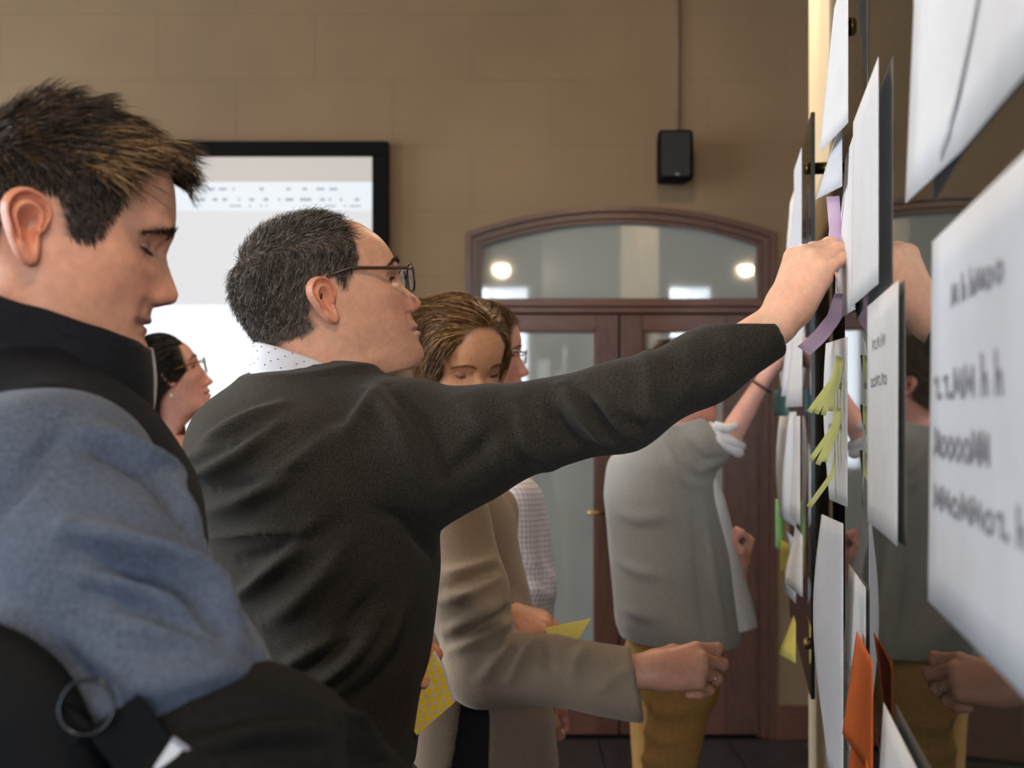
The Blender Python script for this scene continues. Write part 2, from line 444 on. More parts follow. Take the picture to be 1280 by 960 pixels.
MB().box((c[0] - 0.004, c[1] - d_ / 2 - 0.0085, c[2] - h_ * 0.40), (c[0] + 0.014, c[1] - d_ / 2 - 0.006, c[2] - h_ * 0.365), 0.001).build('badge', mat('badge_grey', (120, 120, 124), 0.4), sp)
MB().box((c[0] - 0.03, c[1] + 0.05, c[2] - 0.05), (c[0] + 0.03, ROOM_Y1 - 0.001, c[2] + 0.05), 0.004).build('bracket', M_BLACK, sp)
cc = bw(847, 0)
cn = MB().tube([(cc[0], ROOM_Y1 - 0.011, c[2] + h_ * 0.30), (cc[0], ROOM_Y1 - 0.011, ROOM_Z - 0.01)], 0.009).build('cable_conduit', mat('conduit_paint', (104, 84, 64), 0.6, noise=0.1), None, True)
tag(cn, 'thin brown cable conduit running up the wall from the loudspeaker', 'conduit')

# ------------------------------------------------------------------ pendant lamps
for (lx, ly, lz, e, which) in ((-0.1, 0.0, 2.88, 430, 'one over the standing group'), (2.2, 0.0, 2.88, 270, 'one behind the board wall'), (-1.7, 2.6, 3.0, 450, 'one near the wall screen'), (0.45, 3.4, 3.1, 380, 'one in front of the door')):
    lp = empty('pendant_lamp', (lx, ly, lz)); tag(lp, 'bowl-shaped pendant lamp hanging from the ceiling, ' + which, 'lamp', 'pendant lamps')
    M_BULB = mat('lamp_glass_%d' % e, (255, 240, 215), 0.3, emit=(255, 226, 190), estr=e)
    MB().lathe([(0.001, -0.045), (0.026, -0.041), (0.047, -0.026), (0.055, 0.0), (0.056, 0.012)], (lx, ly, lz), n=20).build('lamp_bowl', M_BULB, lp, True)
    MB().lathe([(0.059, 0.011), (0.061, 0.022), (0.05, 0.034), (0.02, 0.05), (0.0, 0.052)], (lx, ly, lz), n=28).build('lamp_cap', M_BRASS, lp, True)
    MB().tube([(lx, ly, lz + 0.05), (lx, ly, ROOM_Z)], 0.008).build('lamp_rod', M_BRASS, lp, True)

# ------------------------------------------------------------------ board wall with glass boards
BX0, BM = 0.145, 0.2036                        # glass face: x = BX0 + BM * y
bn = Vector((-1, BM, 0)).normalized(); bt = Vector((BM, 1, 0)).normalized()
def bp(y, z, off=0.0):                          # a point on the glass face, off metres into the room
    p = Vector((BX0 + BM * y, y, z)) + bn * off
    return p
def by(px):                                     # where the sight line through column px meets the board
    return BX0 / ((px - 640) / F - BM)
def slab(name, y0, y1, z0, z1, o0, o1, m, bev=0.0, parent=None):
    b = MB(); L = (y1 - y0)
    A = [bp(y0, z0, o0), bp(y1, z0, o0), bp(y1, z0, o1), bp(y0, z0, o1)]
    b.prism(A, (0, 0, z1 - z0)); o = b.build(name, m, parent); fix_normals(o); return o
pw = slab('wall_board', 0.30, 2.70, 0, ROOM_Z, -0.14, -0.075, M_OLIVE_SHADE); tag(pw, kind='structure')
pc = slab('trim_1', 2.70, 3.50, 0, ROOM_Z, -0.14, -0.068, M_CREAM); tag(pc, kind='structure')
GT = 0.008
def glass_board(y0, y1, z0, z1, label, stand):
    g = empty('glass_board', bp(y0, z0)); tag(g, label, 'board', 'glass boards on the board wall')
    slab('glass_pane', y0, y1, z0, z1, -GT, 0.0, M_GLASSB, parent=g)
    slab('pane_edge', y1, y1 + 0.0015, z0, z1, -GT, 0.0, M_GLASSE, parent=g)
    slab('pane_edge', y0 - 0.0015, y0, z0, z1, -GT, 0.0, M_GLASSE, parent=g)
    for (sy, sz) in stand:
        s = MB()
        a = bp(sy, sz, -0.0745 if sy < 2.7 else -0.0675); b_ = bp(sy, sz, -GT - 0.0005); 
        s.tube([a, b_], 0.0125, 20); st = s.build('standoff', M_BRASS, g, True)
        c0 = bp(sy, sz, 0.0005); c1 = bp(sy, sz, 0.010)
        q = MB().tube([c0, bp(sy, sz, 0.007), c1], [0.0125, 0.0125, 0.009], 20).build('standoff_cap', M_BRASS, None, True); q.parent = st
        q.matrix_parent_inverse = Matrix.Identity(4)
    return g
zc = H + 0.021
gA = glass_board(0.38, 1.545, zc - 0.60, zc + 0.60, 'dark reflective glass board with large white sheets of handwriting', [(1.50, zc + 0.5), (1.50, zc - 0.5), (0.45, zc + 0.5), (0.45, zc - 0.5)])
gB = glass_board(2.29, 3.30, zc - 0.60, zc + 0.60, 'dark glass board crowded with small papers, beyond the gap with the cream trim', [(2.36, zc + 0.5), (2.36, zc - 0.5), (3.22, zc + 0.5), (3.22, zc - 0.5)])
# ------------------------------------------------------------------ implicit surfaces -> meshes (bodies, clothes, hands)
def nrm(v):
    v = np.asarray(v, float); return v / (np.linalg.norm(v) + 1e-12)

class Field:
    def __init__(s, lo, hi, h):
        s.lo = np.array(lo, float); s.h = h
        s.n = np.ceil((np.array(hi) - s.lo) / h).astype(int) + 1
        s.g = np.full(tuple(s.n), 0.5, np.float32)
    def win(s, lo, hi):
        i0 = np.clip(np.floor((np.array(lo) - s.lo) / s.h).astype(int), 0, s.n)
        i1 = np.clip(np.ceil((np.array(hi) - s.lo) / s.h).astype(int) + 1, 0, s.n)
        if np.any(i1 <= i0): return None
        ax = [(s.lo[k] + s.h * np.arange(i0[k], i1[k])).astype(np.float32) for k in range(3)]
        return tuple(slice(i0[k], i1[k]) for k in range(3)), ax[0][:, None, None], ax[1][None, :, None], ax[2][None, None, :]
    def put(s, lo, hi, fn, k=0.0, mode='u'):
        w = s.win(np.array(lo) - 0.03 - k, np.array(hi) + 0.03 + k)
        if w is None: return s
        sl, X, Y, Z = w
        b = fn(X, Y, Z).astype(np.float32); a = s.g[sl]
        if mode == 's': b = -b
        if k > 0:
            if mode == 'u':
                hh = np.maximum(k - np.abs(a - b), 0) / k; r = np.minimum(a, b) - hh * hh * k * 0.25
            else:
                hh = np.maximum(k - np.abs(a - b), 0) / k; r = np.maximum(a, b) + hh * hh * k * 0.25
        else: r = np.minimum(a, b) if mode == 'u' else np.maximum(a, b)
        s.g[sl] = r
        return s
    def cone(s, a, b, ra, rb, k=0.0, flat=None, ratio=1.0, mode='u'):
        a = np.asarray(a, float); b = np.asarray(b, float); ba = b - a; L2 = ba @ ba + 1e-12
        fl = None if flat is None else nrm(flat)
        def fn(X, Y, Z):
            x, y, z = X - a[0], Y - a[1], Z - a[2]
            t = np.clip((x * ba[0] + y * ba[1] + z * ba[2]) / L2, 0, 1)
            x = x - t * ba[0]; y = y - t * ba[1]; z = z - t * ba[2]
            q = x * x + y * y + z * z
            if fl is not None:
                c = x * fl[0] + y * fl[1] + z * fl[2]
                q = q + c * c * (1 / ratio ** 2 - 1)
            return np.sqrt(q) - (ra + (rb - ra) * t)
        R = max(ra, rb) * max(1, ratio)
        return s.put(np.minimum(a, b) - R, np.maximum(a, b) + R, fn, k, mode)
    def chain(s, pts, rs, k=0.0, flat=None, ratio=1.0):
        for i in range(len(pts) - 1): s.cone(pts[i], pts[i + 1], rs[i], rs[i + 1], k if i == 0 else max(k * 0.6, 0.004), flat, ratio)
        return s
    def ell(s, c, r, yaw=0.0, pitch=0.0, k=0.0, mode='u'):
        c = np.asarray(c, float); r = np.asarray(r, float); cy, sy = math.cos(yaw), math.sin(yaw); cp, sp_ = math.cos(pitch), math.sin(pitch)
        m = float(min(r))
        def fn(X, Y, Z):
            x, y, z = X - c[0], Y - c[1], Z - c[2]
            x, y = x * cy + y * sy, -x * sy + y * cy
            x, z = x * cp + z * sp_, -x * sp_ + z * cp
            k0 = np.sqrt((x / r[0]) ** 2 + (y / r[1]) ** 2 + (z / r[2]) ** 2)
            k1 = np.sqrt((x / r[0] ** 2) ** 2 + (y / r[1] ** 2) ** 2 + (z / r[2] ** 2) ** 2) + 1e-6
            return np.where(k0 < 0.05, -m, k0 * (k0 - 1) / k1)
        R = max(r)
        return s.put(c - R, c + R, fn, k, mode)
    def column(s, rows, yaw=0.0, k=0.0, p=2.2, mode='u'):
        """rows: (z, cx, cy, a across the body, b along the facing direction), yaw: facing direction"""
        rows = sorted(rows); A = np.array(rows, float)
        f = (math.cos(yaw), math.sin(yaw)); l = (-f[1], f[0])
        def sm(z, col):
            # smooth interpolation
            return np.interp(z, zz, tab[col])
        zz = np.linspace(A[0, 0], A[-1, 0], 200); tab = []
        for c in range(1, 5):
            v = np.interp(zz, A[:, 0], A[:, c]); ker = np.hanning(25); ker /= ker.sum()
            v = np.convolve(np.pad(v, 12, mode='edge'), ker, 'valid'); tab.append(v)
        z0, z1 = A[0, 0], A[-1, 0]
        def fn(X, Y, Z):
            zc = Z[0, 0, :]
            cx, cy, a, b = (sm(zc, i).astype(np.float32)[None, None, :] for i in range(4))
            x, y = X - cx, Y - cy
            u = np.abs(x * f[0] + y * f[1]) / b; v = np.abs(x * l[0] + y * l[1]) / a
            e = (u ** p + v ** p) ** (1 / p)
            d = (e - 1) * np.minimum(a, b)
            dz = np.maximum(z0 - Z, Z - z1)
            return np.maximum(d, dz)
        M = A[:, 3:5].max() * 1.05
        return s.put((A[:, 1].min() - M, A[:, 2].min() - M, z0), (A[:, 1].max() + M, A[:, 2].max() + M, z1), fn, k, mode)
    def plane_cut(s, c, n):
        """keep the side the normal points away from"""
        c = np.asarray(c, float); n = nrm(n)
        X, Y, Z = [(s.lo[k] + s.h * np.arange(s.n[k])).astype(np.float32) for k in range(3)]
        d = (X[:, None, None] - c[0]) * n[0] + (Y[None, :, None] - c[1]) * n[1] + (Z[None, None, :] - c[2]) * n[2]
        s.g = np.maximum(s.g, d.astype(np.float32)); return s
    def mesh(s):
        g = s.g.copy()
        g[0], g[-1] = 0.1, 0.1; g[:, 0], g[:, -1] = 0.1, 0.1; g[:, :, 0], g[:, :, -1] = 0.1, 0.1
        sg = g < 0
        nx, ny, nz = (np.array(g.shape) - 1)
        cnt = np.zeros((nx, ny, nz), np.int8)
        for dx in (0, 1):
            for dy in (0, 1):
                for dz in (0, 1):
                    cnt += sg[dx:dx + nx, dy:dy + ny, dz:dz + nz]
        act = np.argwhere((cnt > 0) & (cnt < 8))
        idx = -np.ones((nx, ny, nz), np.int32); idx[act[:, 0], act[:, 1], act[:, 2]] = np.arange(len(act))
        cor = np.array([[i, j, k] for i in (0, 1) for j in (0, 1) for k in (0, 1)])
        vals = np.stack([g[act[:, 0] + c[0], act[:, 1] + c[1], act[:, 2] + c[2]] for c in cor], 1)
        acc = np.zeros((len(act), 3)); num = np.zeros(len(act))
        for a in range(8):
            for b in range(a + 1, 8):
                if np.abs(cor[a] - cor[b]).sum() != 1: continue
                va, vb = vals[:, a], vals[:, b]; m = (va < 0) != (vb < 0)
                t = np.where(m, va / np.where(m, va - vb, 1), 0)
                acc += np.where(m[:, None], cor[a] + t[:, None] * (cor[b] - cor[a]), 0); num += m
        V = (act + acc / num[:, None]) * s.h + s.lo
        Q = []
        for axis in range(3):
            sl0 = [slice(1, -1)] * 3; sl1 = [slice(1, -1)] * 3
            sl0[axis] = slice(0, -1); sl1[axis] = slice(1, None)
            a, b = sg[tuple(sl0)], sg[tuple(sl1)]
            e = np.argwhere(a != b); 
            off = np.array([1, 1, 1]); off[axis] = 0; e = e + off
            o1, o2 = (axis + 1) % 3, (axis + 2) % 3
            def cell(d1, d2):
                c = e.copy(); c[:, o1] -= d1; c[:, o2] -= d2; return idx[c[:, 0], c[:, 1], c[:, 2]]
            q = np.stack([cell(1, 1), cell(0, 1), cell(0, 0), cell(1, 0)], 1)
            flip = ~sg[e[:, 0], e[:, 1], e[:, 2]]
            q[flip] = q[flip][:, ::-1]
            Q.append(q)
        Q = np.concatenate(Q); Q = Q[(Q >= 0).all(1)]
        return V, Q

def vnormals(V, Q):
    Q = np.asarray(Q)
    n = np.cross(V[Q[:, 2]] - V[Q[:, 0]], V[Q[:, -1]] - V[Q[:, 1]]) if Q.shape[1] == 4 else np.cross(V[Q[:, 1]] - V[Q[:, 0]], V[Q[:, 2]] - V[Q[:, 0]])
    N = np.zeros_like(V)
    for k in range(Q.shape[1]): 
        for c in range(3): N[:, c] += np.bincount(Q[:, k], n[:, c], len(V))
    return N / (np.linalg.norm(N, axis=1)[:, None] + 1e-12)

def smooth(V, Q, it=2, lam=0.5):
    E = np.concatenate([Q[:, [0, 1]], Q[:, [1, 2]], Q[:, [2, 3]], Q[:, [3, 0]]])
    deg = np.bincount(E[:, 0], minlength=len(V)) + np.bincount(E[:, 1], minlength=len(V))
    for _ in range(it):
        S = np.zeros_like(V)
        for c in range(3):
            S[:, c] = np.bincount(E[:, 0], V[E[:, 1], c], len(V)) + np.bincount(E[:, 1], V[E[:, 0], c], len(V))
        V = V + lam * (S / np.maximum(deg, 1)[:, None] - V)
    return V

def vnoise(Pt, scale, seed=0):
    """smooth value noise in -1..1"""
    p = Pt * scale + seed * 17.31
    i = np.floor(p).astype(np.int64); f = p - i; f = f * f * (3 - 2 * f)
    def h(a, b, c):
        n = (a * 374761393 + b * 668265263 + c * 2147483647 + seed * 974711) & 0xffffffff
        n = ((n ^ (n >> 13)) * 1274126177) & 0xffffffff
        return ((n ^ (n >> 16)) & 0xffff) / 32767.5 - 1
    r = 0
    for dx in (0, 1):
        for dy in (0, 1):
            for dz in (0, 1):
                w = (f[:, 0] if dx else 1 - f[:, 0]) * (f[:, 1] if dy else 1 - f[:, 1]) * (f[:, 2] if dz else 1 - f[:, 2])
                r = r + w * h(i[:, 0] + dx, i[:, 1] + dy, i[:, 2] + dz)
    return r

def project(V):
    return 640 + F * V[:, 0] / V[:, 1], HY - F * (V[:, 2] - H) / V[:, 1]

def resample(pts, n):
    pts = np.asarray(pts, float); d = np.r_[0, np.cumsum(np.linalg.norm(np.diff(pts, axis=0), axis=1))]
    t = np.linspace(0, d[-1], n)
    return np.stack([np.interp(t, d, pts[:, c]) for c in range(pts.shape[1])], 1)

def snap(V, N, pix):
    """lay points given in photograph pixels onto the surface of a garment"""
    u, v = project(V); view = V - np.array([0, 0, H]); facing = (N * view).sum(1) < 0
    out = []
    for (x, y) in pix:
        d = (u - x) ** 2 + (v - y) ** 2
        d = np.where(facing, d, 1e9); o = np.argsort(d)[:8]
        o = o[d[o] < max(150, d[o[0]] * 2 + 4)]
        o = o[V[o, 1] < V[o, 1].min() + 0.03]
        q = V[o].mean(0); dd = q[1]
        out.append(P(x, y, dd) if d[o[0]] < 400 else q)
    return np.array(out)

def folds(V, Q, lst):
    """cloth folds: (pixel polyline, width m, height m[, sharpness]) ridges (+) and valleys (-)"""
    N = vnormals(V, Q)
    N = smooth(N, Q, 4); N /= np.linalg.norm(N, axis=1)[:, None] + 1e-9
    D = np.zeros(len(V))
    for fo in lst:
        pix, w, hgt = fo[0], fo[1], fo[2]
        pl = resample(snap(V, N, resample(pix, max(3, len(pix) * 2))), 14)
        lo, hi = pl.min(0) - 2.5 * w, pl.max(0) + 2.5 * w
        m = np.where(((V > lo) & (V < hi)).all(1))[0]
        if not len(m): continue
        A, B = pl[:-1], pl[1:]
        best = np.full(len(m), 1e9); tt = np.zeros(len(m))
        for i in range(len(A)):
            ab = B[i] - A[i]; t = np.clip(((V[m] - A[i]) @ ab) / (ab @ ab + 1e-12), 0, 1)
            d = np.linalg.norm(V[m] - A[i] - t[:, None] * ab, axis=1)
            c = d < best; best[c] = d[c]; tt[c] = (i + t[c]) / len(A)
        taper = np.sin(np.pi * np.clip(tt, 0.06, 0.94)) ** 0.7
        D[m] += hgt * taper * np.exp(-(best / w) ** 2)
    return V + N * D[:, None]

def ruffle(V, Q, amp, scale, seed=0, stretch=(1, 1, 1)):
    N = vnormals(V, Q)
    return V + N * (amp * vnoise(V * np.array(stretch), scale, seed))[:, None]

# ------------------------------------------------------------------ hands
def hand_geom(fd, wrist, fwd, palm, thumb_side, curl, thumb, scale=1.0, spread=(0.10, 0.02, -0.05, -0.14), forearm=None, fr=(0.027, 0.034), flat=0.72):
    """adds a hand to Field fd. curl: four (mcp, pip, dip) in degrees, index..little.
    thumb: three direction vectors in (fwd, side, palm) coordinates. returns finger tip records"""
    f = nrm(fwd); n = np.asarray(palm, float); n = nrm(n - f * (n @ f)); s_ = np.asarray(thumb_side, float); s_ = nrm(s_ - f * (s_ @ f) - n * (s_ @ n))
    W = np.asarray(wrist, float); c = scale
    L = lambda a, b, d: W + c * (f * a + s_ * b + n * d)
    base = [(0.090, 0.027, 0.0), (0.094, 0.006, -0.003), (0.088, -0.014, -0.002), (0.079, -0.031, 0.002)]
    lens = [(0.043, 0.026, 0.021), (0.048, 0.030, 0.022), (0.044, 0.028, 0.022), (0.034, 0.021, 0.019)]
    rad = [(0.0115, 0.0098, 0.0088, 0.0072), (0.0118, 0.0100, 0.0090, 0.0074), (0.0112, 0.0095, 0.0085, 0.0070), (0.0098, 0.0083, 0.0074, 0.0062)]
    # wrist, palm
    if forearm is not None: fd.cone(W, forearm, fr[0] * c, fr[1] * c, 0.0, flat=n, ratio=0.80)
    fd.cone(L(-0.01, 0, 0), L(0.02, 0, 0), 0.027 * c, 0.028 * c, 0.012, flat=n, ratio=flat)
    for i, b in enumerate(base):
        fd.cone(L(0.015, b[1] * 0.45, 0.001), L(*b), 0.0165 * c, (0.0125 if i < 3 else 0.0112) * c, 0.014 * c)
    fd.cone(L(0.02, -0.020, 0.008), L(0.066, -0.026, 0.009), 0.014 * c, 0.012 * c, 0.014 * c)
    fd.cone(L(0.072, 0.018, 0.006), L(0.068, -0.022, 0.007), 0.011 * c, 0.010 * c, 0.012 * c)
    tips = []
    for i in range(4):
        p = L(*base[i]); sp_ = spread[i]; fs = nrm(f * math.cos(sp_) + s_ * math.sin(sp_))
        a = 0; pts = [p]
        for j in range(3):
            a += math.radians(curl[i][j]); d = fs * math.cos(a) + n * math.sin(a)
            p = p + d * lens[i][j] * c; pts.append(p)
        r = rad[i]
        for j in range(3):
            fd.cone(pts[j], pts[j + 1], r[j] * c, r[j + 1] * c, 0.006 * c if j == 0 else 0.003 * c)
            if j > 0: # knuckle
                fd.cone(pts[j] - n * 0.001, pts[j] + (pts[j + 1] - pts[j]) * 0.05, r[j] * 1.06 * c, r[j] * 1.02 * c, 0.004 * c)
        dors = fs * math.sin(a) * 1.0 - n * math.cos(a)
        tips.append((pts, d, dors, r))
    # thumb
    tb = L(0.022, 0.022, 0.010); pts = [tb]; tl = (0.044, 0.033, 0.026); tr = (0.0165, 0.0120, 0.0108, 0.0085)
    for j in range(3):
        d = nrm(f * thumb[j][0] + s_ * thumb[j][1] + n * thumb[j][2]); pts.append(pts[-1] + d * tl[j] * c)
    for j in range(3): fd.cone(pts[j], pts[j + 1], tr[j] * c, tr[j + 1] * c, (0.014 if j == 0 else 0.004) * c)
    fd.cone(L(0.03, 0.012, 0.006), pts[1], 0.015 * c, 0.011 * c, 0.016 * c)
    dors = nrm(np.cross(np.cross(d, n), d)) * -1
    tips.append((pts, d, dors, tr))
    return tips

def skin_color(V, base, tips=None, seed=0, red=0.06):
    b = np.array(lin(base)); C = np.tile(b, (len(V), 1))
    k = vnoise(V, 45, seed) * 0.5 + vnoise(V, 110, seed + 1) * 0.3
    C = C * (1 + 0.10 * k[:, None]); C[:, 0] *= 1 + red * vnoise(V, 30, seed + 3)
    if tips:
        for pts, d, dors, r in tips:
            for j in (1, 2):
                q = pts[j] + dors * r[j]
                w = np.exp(-(np.linalg.norm(V - q, axis=1) / 0.009) ** 2)[:, None]
                C = C * (1 - w * np.array([0.02, 0.16, 0.16]))
            tip = pts[-1]
            q = tip - d * 0.001 + dors * r[-1] * 0.9
            dv = V - q; side = np.cross(d, dors)
            e = (dv @ d / 0.0068) ** 2 + (dv @ side / 0.0052) ** 2 + (dv @ dors / 0.005) ** 2
            w = np.clip(1.6 - e, 0, 1)[:, None]
            C = C * (1 - w) + w * np.array(lin((232, 186, 170)))
    return C

# ------------------------------------------------------------------ heads
def pchip(x, y, q):
    o = np.argsort(x); x = np.array(x, float)[o]; y = np.array(y, float)[o]
    keepm = np.r_[True, np.diff(x) > 1e-5]; x, y = x[keepm], y[keepm]
    h = np.diff(x); dl = np.diff(y) / h
    m = np.zeros(len(x)); m[0], m[-1] = dl[0], dl[-1]
    for i in range(1, len(x) - 1):
        if dl[i - 1] * dl[i] > 0: m[i] = 3 * (h[i - 1] + h[i]) / ((2 * h[i] + h[i - 1]) / dl[i - 1] + (h[i] + 2 * h[i - 1]) / dl[i])
    q = np.clip(q, x[0], x[-1]); i = np.clip(np.searchsorted(x, q) - 1, 0, len(x) - 2)
    t = (q - x[i]) / h[i]
    return ((2 * t**3 - 3 * t**2 + 1) * y[i] + (t**3 - 2 * t**2 + t) * h[i] * m[i] + (-2 * t**3 + 3 * t**2) * y[i + 1] + (t**3 - t**2) * h[i] * m[i + 1])

class Head:
    """a head from a side profile; local frame: x to the face, y to the left ear, z up, origin at the ear canal"""
    def __init__(s, origin_px, depth, yaw, pitch, front, back, roll=0.0, scale=None, fore=1.0):
        s.o = P(origin_px[0], origin_px[1], depth); s.op = origin_px
        s.s = F / depth if scale is None else scale
        s.yaw, s.pitch, s.roll, s.fore = yaw, pitch, roll, fore
        s.front = np.array([s.loc(*p) for p in front]); s.back = np.array([s.loc(*p) for p in back])
    def loc(s, px, py):
        m = (px - 640.0) / F; cy, sy = math.cos(s.yaw), math.sin(s.yaw)
        x = (m * s.o[1] - s.o[0]) / (cy - m * sy)
        z = H + (HY - py) / F * (s.o[1] + x * sy) - s.o[2]
        c, q = math.cos(s.pitch), math.sin(s.pitch)
        return (x * c + z * q, -x * q + z * c)
    def world(s, L):
        L = np.asarray(L, float).reshape(-1, 3)
        x, y, z = L[:, 0], L[:, 1], L[:, 2]
        cr, sr = math.cos(s.roll), math.sin(s.roll); y, z = y * cr - z * sr, y * sr + z * cr
        c, q = math.cos(s.pitch), math.sin(s.pitch); x, z = x * c - z * q, x * q + z * c
        c, q = math.cos(s.yaw), math.sin(s.yaw)
        return np.stack([x * c - y * q, x * q + y * c, z], 1) + s.o
    def rot_inv(s, d):
        x, y, z = d
        c, q = math.cos(-s.yaw), math.sin(-s.yaw); x, y = x * c - y * q, x * q + y * c
        c, q = math.cos(-s.pitch), math.sin(-s.pitch); x, z = x * c - z * q, x * q + z * c
        c, q = math.cos(-s.roll), math.sin(-s.roll); y, z = y * c - z * q, y * q + z * c
        return np.array([x, y, z])
    def wdir(s, d): return (s.world([d]) - s.o)[0]
    def build(s, lm, wid, feats, rows=230, cols=200, nose_w=(0.007, 0.0185), nf=2.05, sag=0.0):
        """lm: local z of landmarks {'nasion','subnasale','brow','mouth','chin','eye'}"""
        s.lm = lm
        ztop = max(s.front[:, 1].max(), s.back[:, 1].max()); zbot = min(s.front[:, 1].min(), s.back[:, 1].min())
        s.ztop = ztop
        t = np.linspace(0, 1, rows)
        z = zbot + (ztop - zbot) * np.where(t > 0.85, 0.85 + 0.15 * np.sin((t - 0.85) / 0.15 * np.pi / 2) , t)
        z[-1] = ztop - 1e-5
        fx = pchip(s.front[:, 1], s.front[:, 0], z); bx = pchip(s.back[:, 1], s.back[:, 0], z)
        zn, zs, zm, zch = lm['nasion'], lm['subnasale'], lm['mouth'], lm['chin']
        zl = lm.get('labio', zm - 0.42 * (zm - zch))
        # smooth base face without nose and lips; both are added with their own widths
        fr_ = s.front; xl = float(pchip(fr_[:, 1], fr_[:, 0], np.array([zl]))[0]); xs_ = float(pchip(fr_[:, 1], fr_[:, 0], np.array([zs]))[0])
        kz = np.r_[fr_[fr_[:, 1] >= zn - 1e-6, 1], zs, zl, fr_[fr_[:, 1] < zl - 0.006, 1]]
        kx = np.r_[fr_[fr_[:, 1] >= zn - 1e-6, 0], xs_ - 0.0015, xl, fr_[fr_[:, 1] < zl - 0.006, 0]]
        fb = pchip(kz, kx, z)
        ker = np.hanning(15); ker /= ker.sum()
        fb2 = np.convolve(np.pad(fb, 7, mode='edge'), ker, 'valid')
        fb = np.where(z > zch + 0.01, fb2, fb)
        dif = fx - fb
        pro = np.maximum(dif, 0) * ((z < zn) & (z > zs - 0.001))
        lipb = dif * (z <= zs - 0.001) * (z > zch - 0.004)
        ker = np.hanning(5); ker /= ker.sum()
        pro = np.convolve(np.pad(pro, 2, mode='edge'), ker, 'valid')
        wz = np.array(wid)
        w = pchip(wz[:, 0], wz[:, 1], z)
        # round the crown
        zc = lm.get('crown_start', 0.07)
        m = z > zc
        w[m] = w[m] * np.sqrt(np.maximum(1 - ((z[m] - zc) / (ztop - zc)) ** 2.2, 1e-6))
        xc = np.where(z > -0.02, 0.004, 0.004) ; xc = 0.5 * xc + 0.5 * (bx * 0.45 + fb * 0.55)
        tt = np.linspace(0, 2 * np.pi, cols, endpoint=False); th = tt - 0.5 * np.sin(tt)
        c, q = np.cos(th), np.sin(th)
        nz = np.full(rows, nf)
        X = np.empty((rows, cols)); Y = np.empty((rows, cols)); Z = np.repeat(z[:, None], cols, 1)
        for i in range(rows):
            ex = 2 / nz[i]
            r = np.where(c > 0, fb[i] - xc[i], xc[i] - bx[i])
            X[i] = xc[i] + np.sign(c) * np.abs(c) ** ex * r
            Y[i] = np.sign(q) * np.abs(q) ** ex * w[i]
        # nose: width grows towards the wings
        tz = np.clip((zn - z) / (zn - zs + 1e-9), 0, 1)
        nw = nose_w[0] + (nose_w[1] - nose_w[0]) * tz ** 1.6
        fr = (c > 0)[None, :]
        X += np.where(fr, pro[:, None] / (1 + (np.abs(Y) / nw[:, None]) ** 3.2), 0)
        X += np.where(fr, lipb[:, None] * np.exp(-(np.abs(Y) / 0.025) ** 2), 0)
        V = np.stack([X.ravel(), Y.ravel(), Z.ravel()], 1)
        ii, jj = np.meshgrid(np.arange(rows - 1), np.arange(cols), indexing='ij'); j2 = (jj + 1) % cols
        Q = np.stack([ii * cols + jj, ii * cols + j2, (ii + 1) * cols + j2, (ii + 1) * cols + jj], -1).reshape(-1, 4)
        N = vnormals(V, Q)
        if (N[(np.abs(V[:, 1]) < 0.01) & (V[:, 0] > 0)][:, 0]).mean() < 0: Q = Q[:, ::-1]; N = -N
        D = np.zeros(len(V))
        for (cx, cy, cz, rx, ry, rz, amp) in feats:
            for sg in ((1, -1) if cy != 0 else (1,)):
                e = ((V[:, 0] - cx) / rx) ** 2 + ((V[:, 1] - sg * cy) / ry) ** 2 + ((V[:, 2] - cz) / rz) ** 2
                D += amp * np.exp(-e)
        V = V + N * D[:, None]
        V = smooth(V, Q, 1, 0.3)
        s.V, s.Q, s.N = V, Q, vnormals(V, Q)
        return s
    def surf_front(s, y, z):
        """x of the face surface at lateral y, height z"""
        m = s.V[:, 0] > 0
        d = (s.V[:, 1] - y) ** 2 + (s.V[:, 2] - z) ** 2 + np.where(m, 0, 1)
        return s.V[np.argmin(d)]
    def surf_side(s, x, z, side=-1):
        d = (s.V[:, 0] - x) ** 2 + (s.V[:, 2] - z) ** 2 + np.where(s.V[:, 1] * side > 0, 0, 1)
        return s.V[np.argmin(d)]

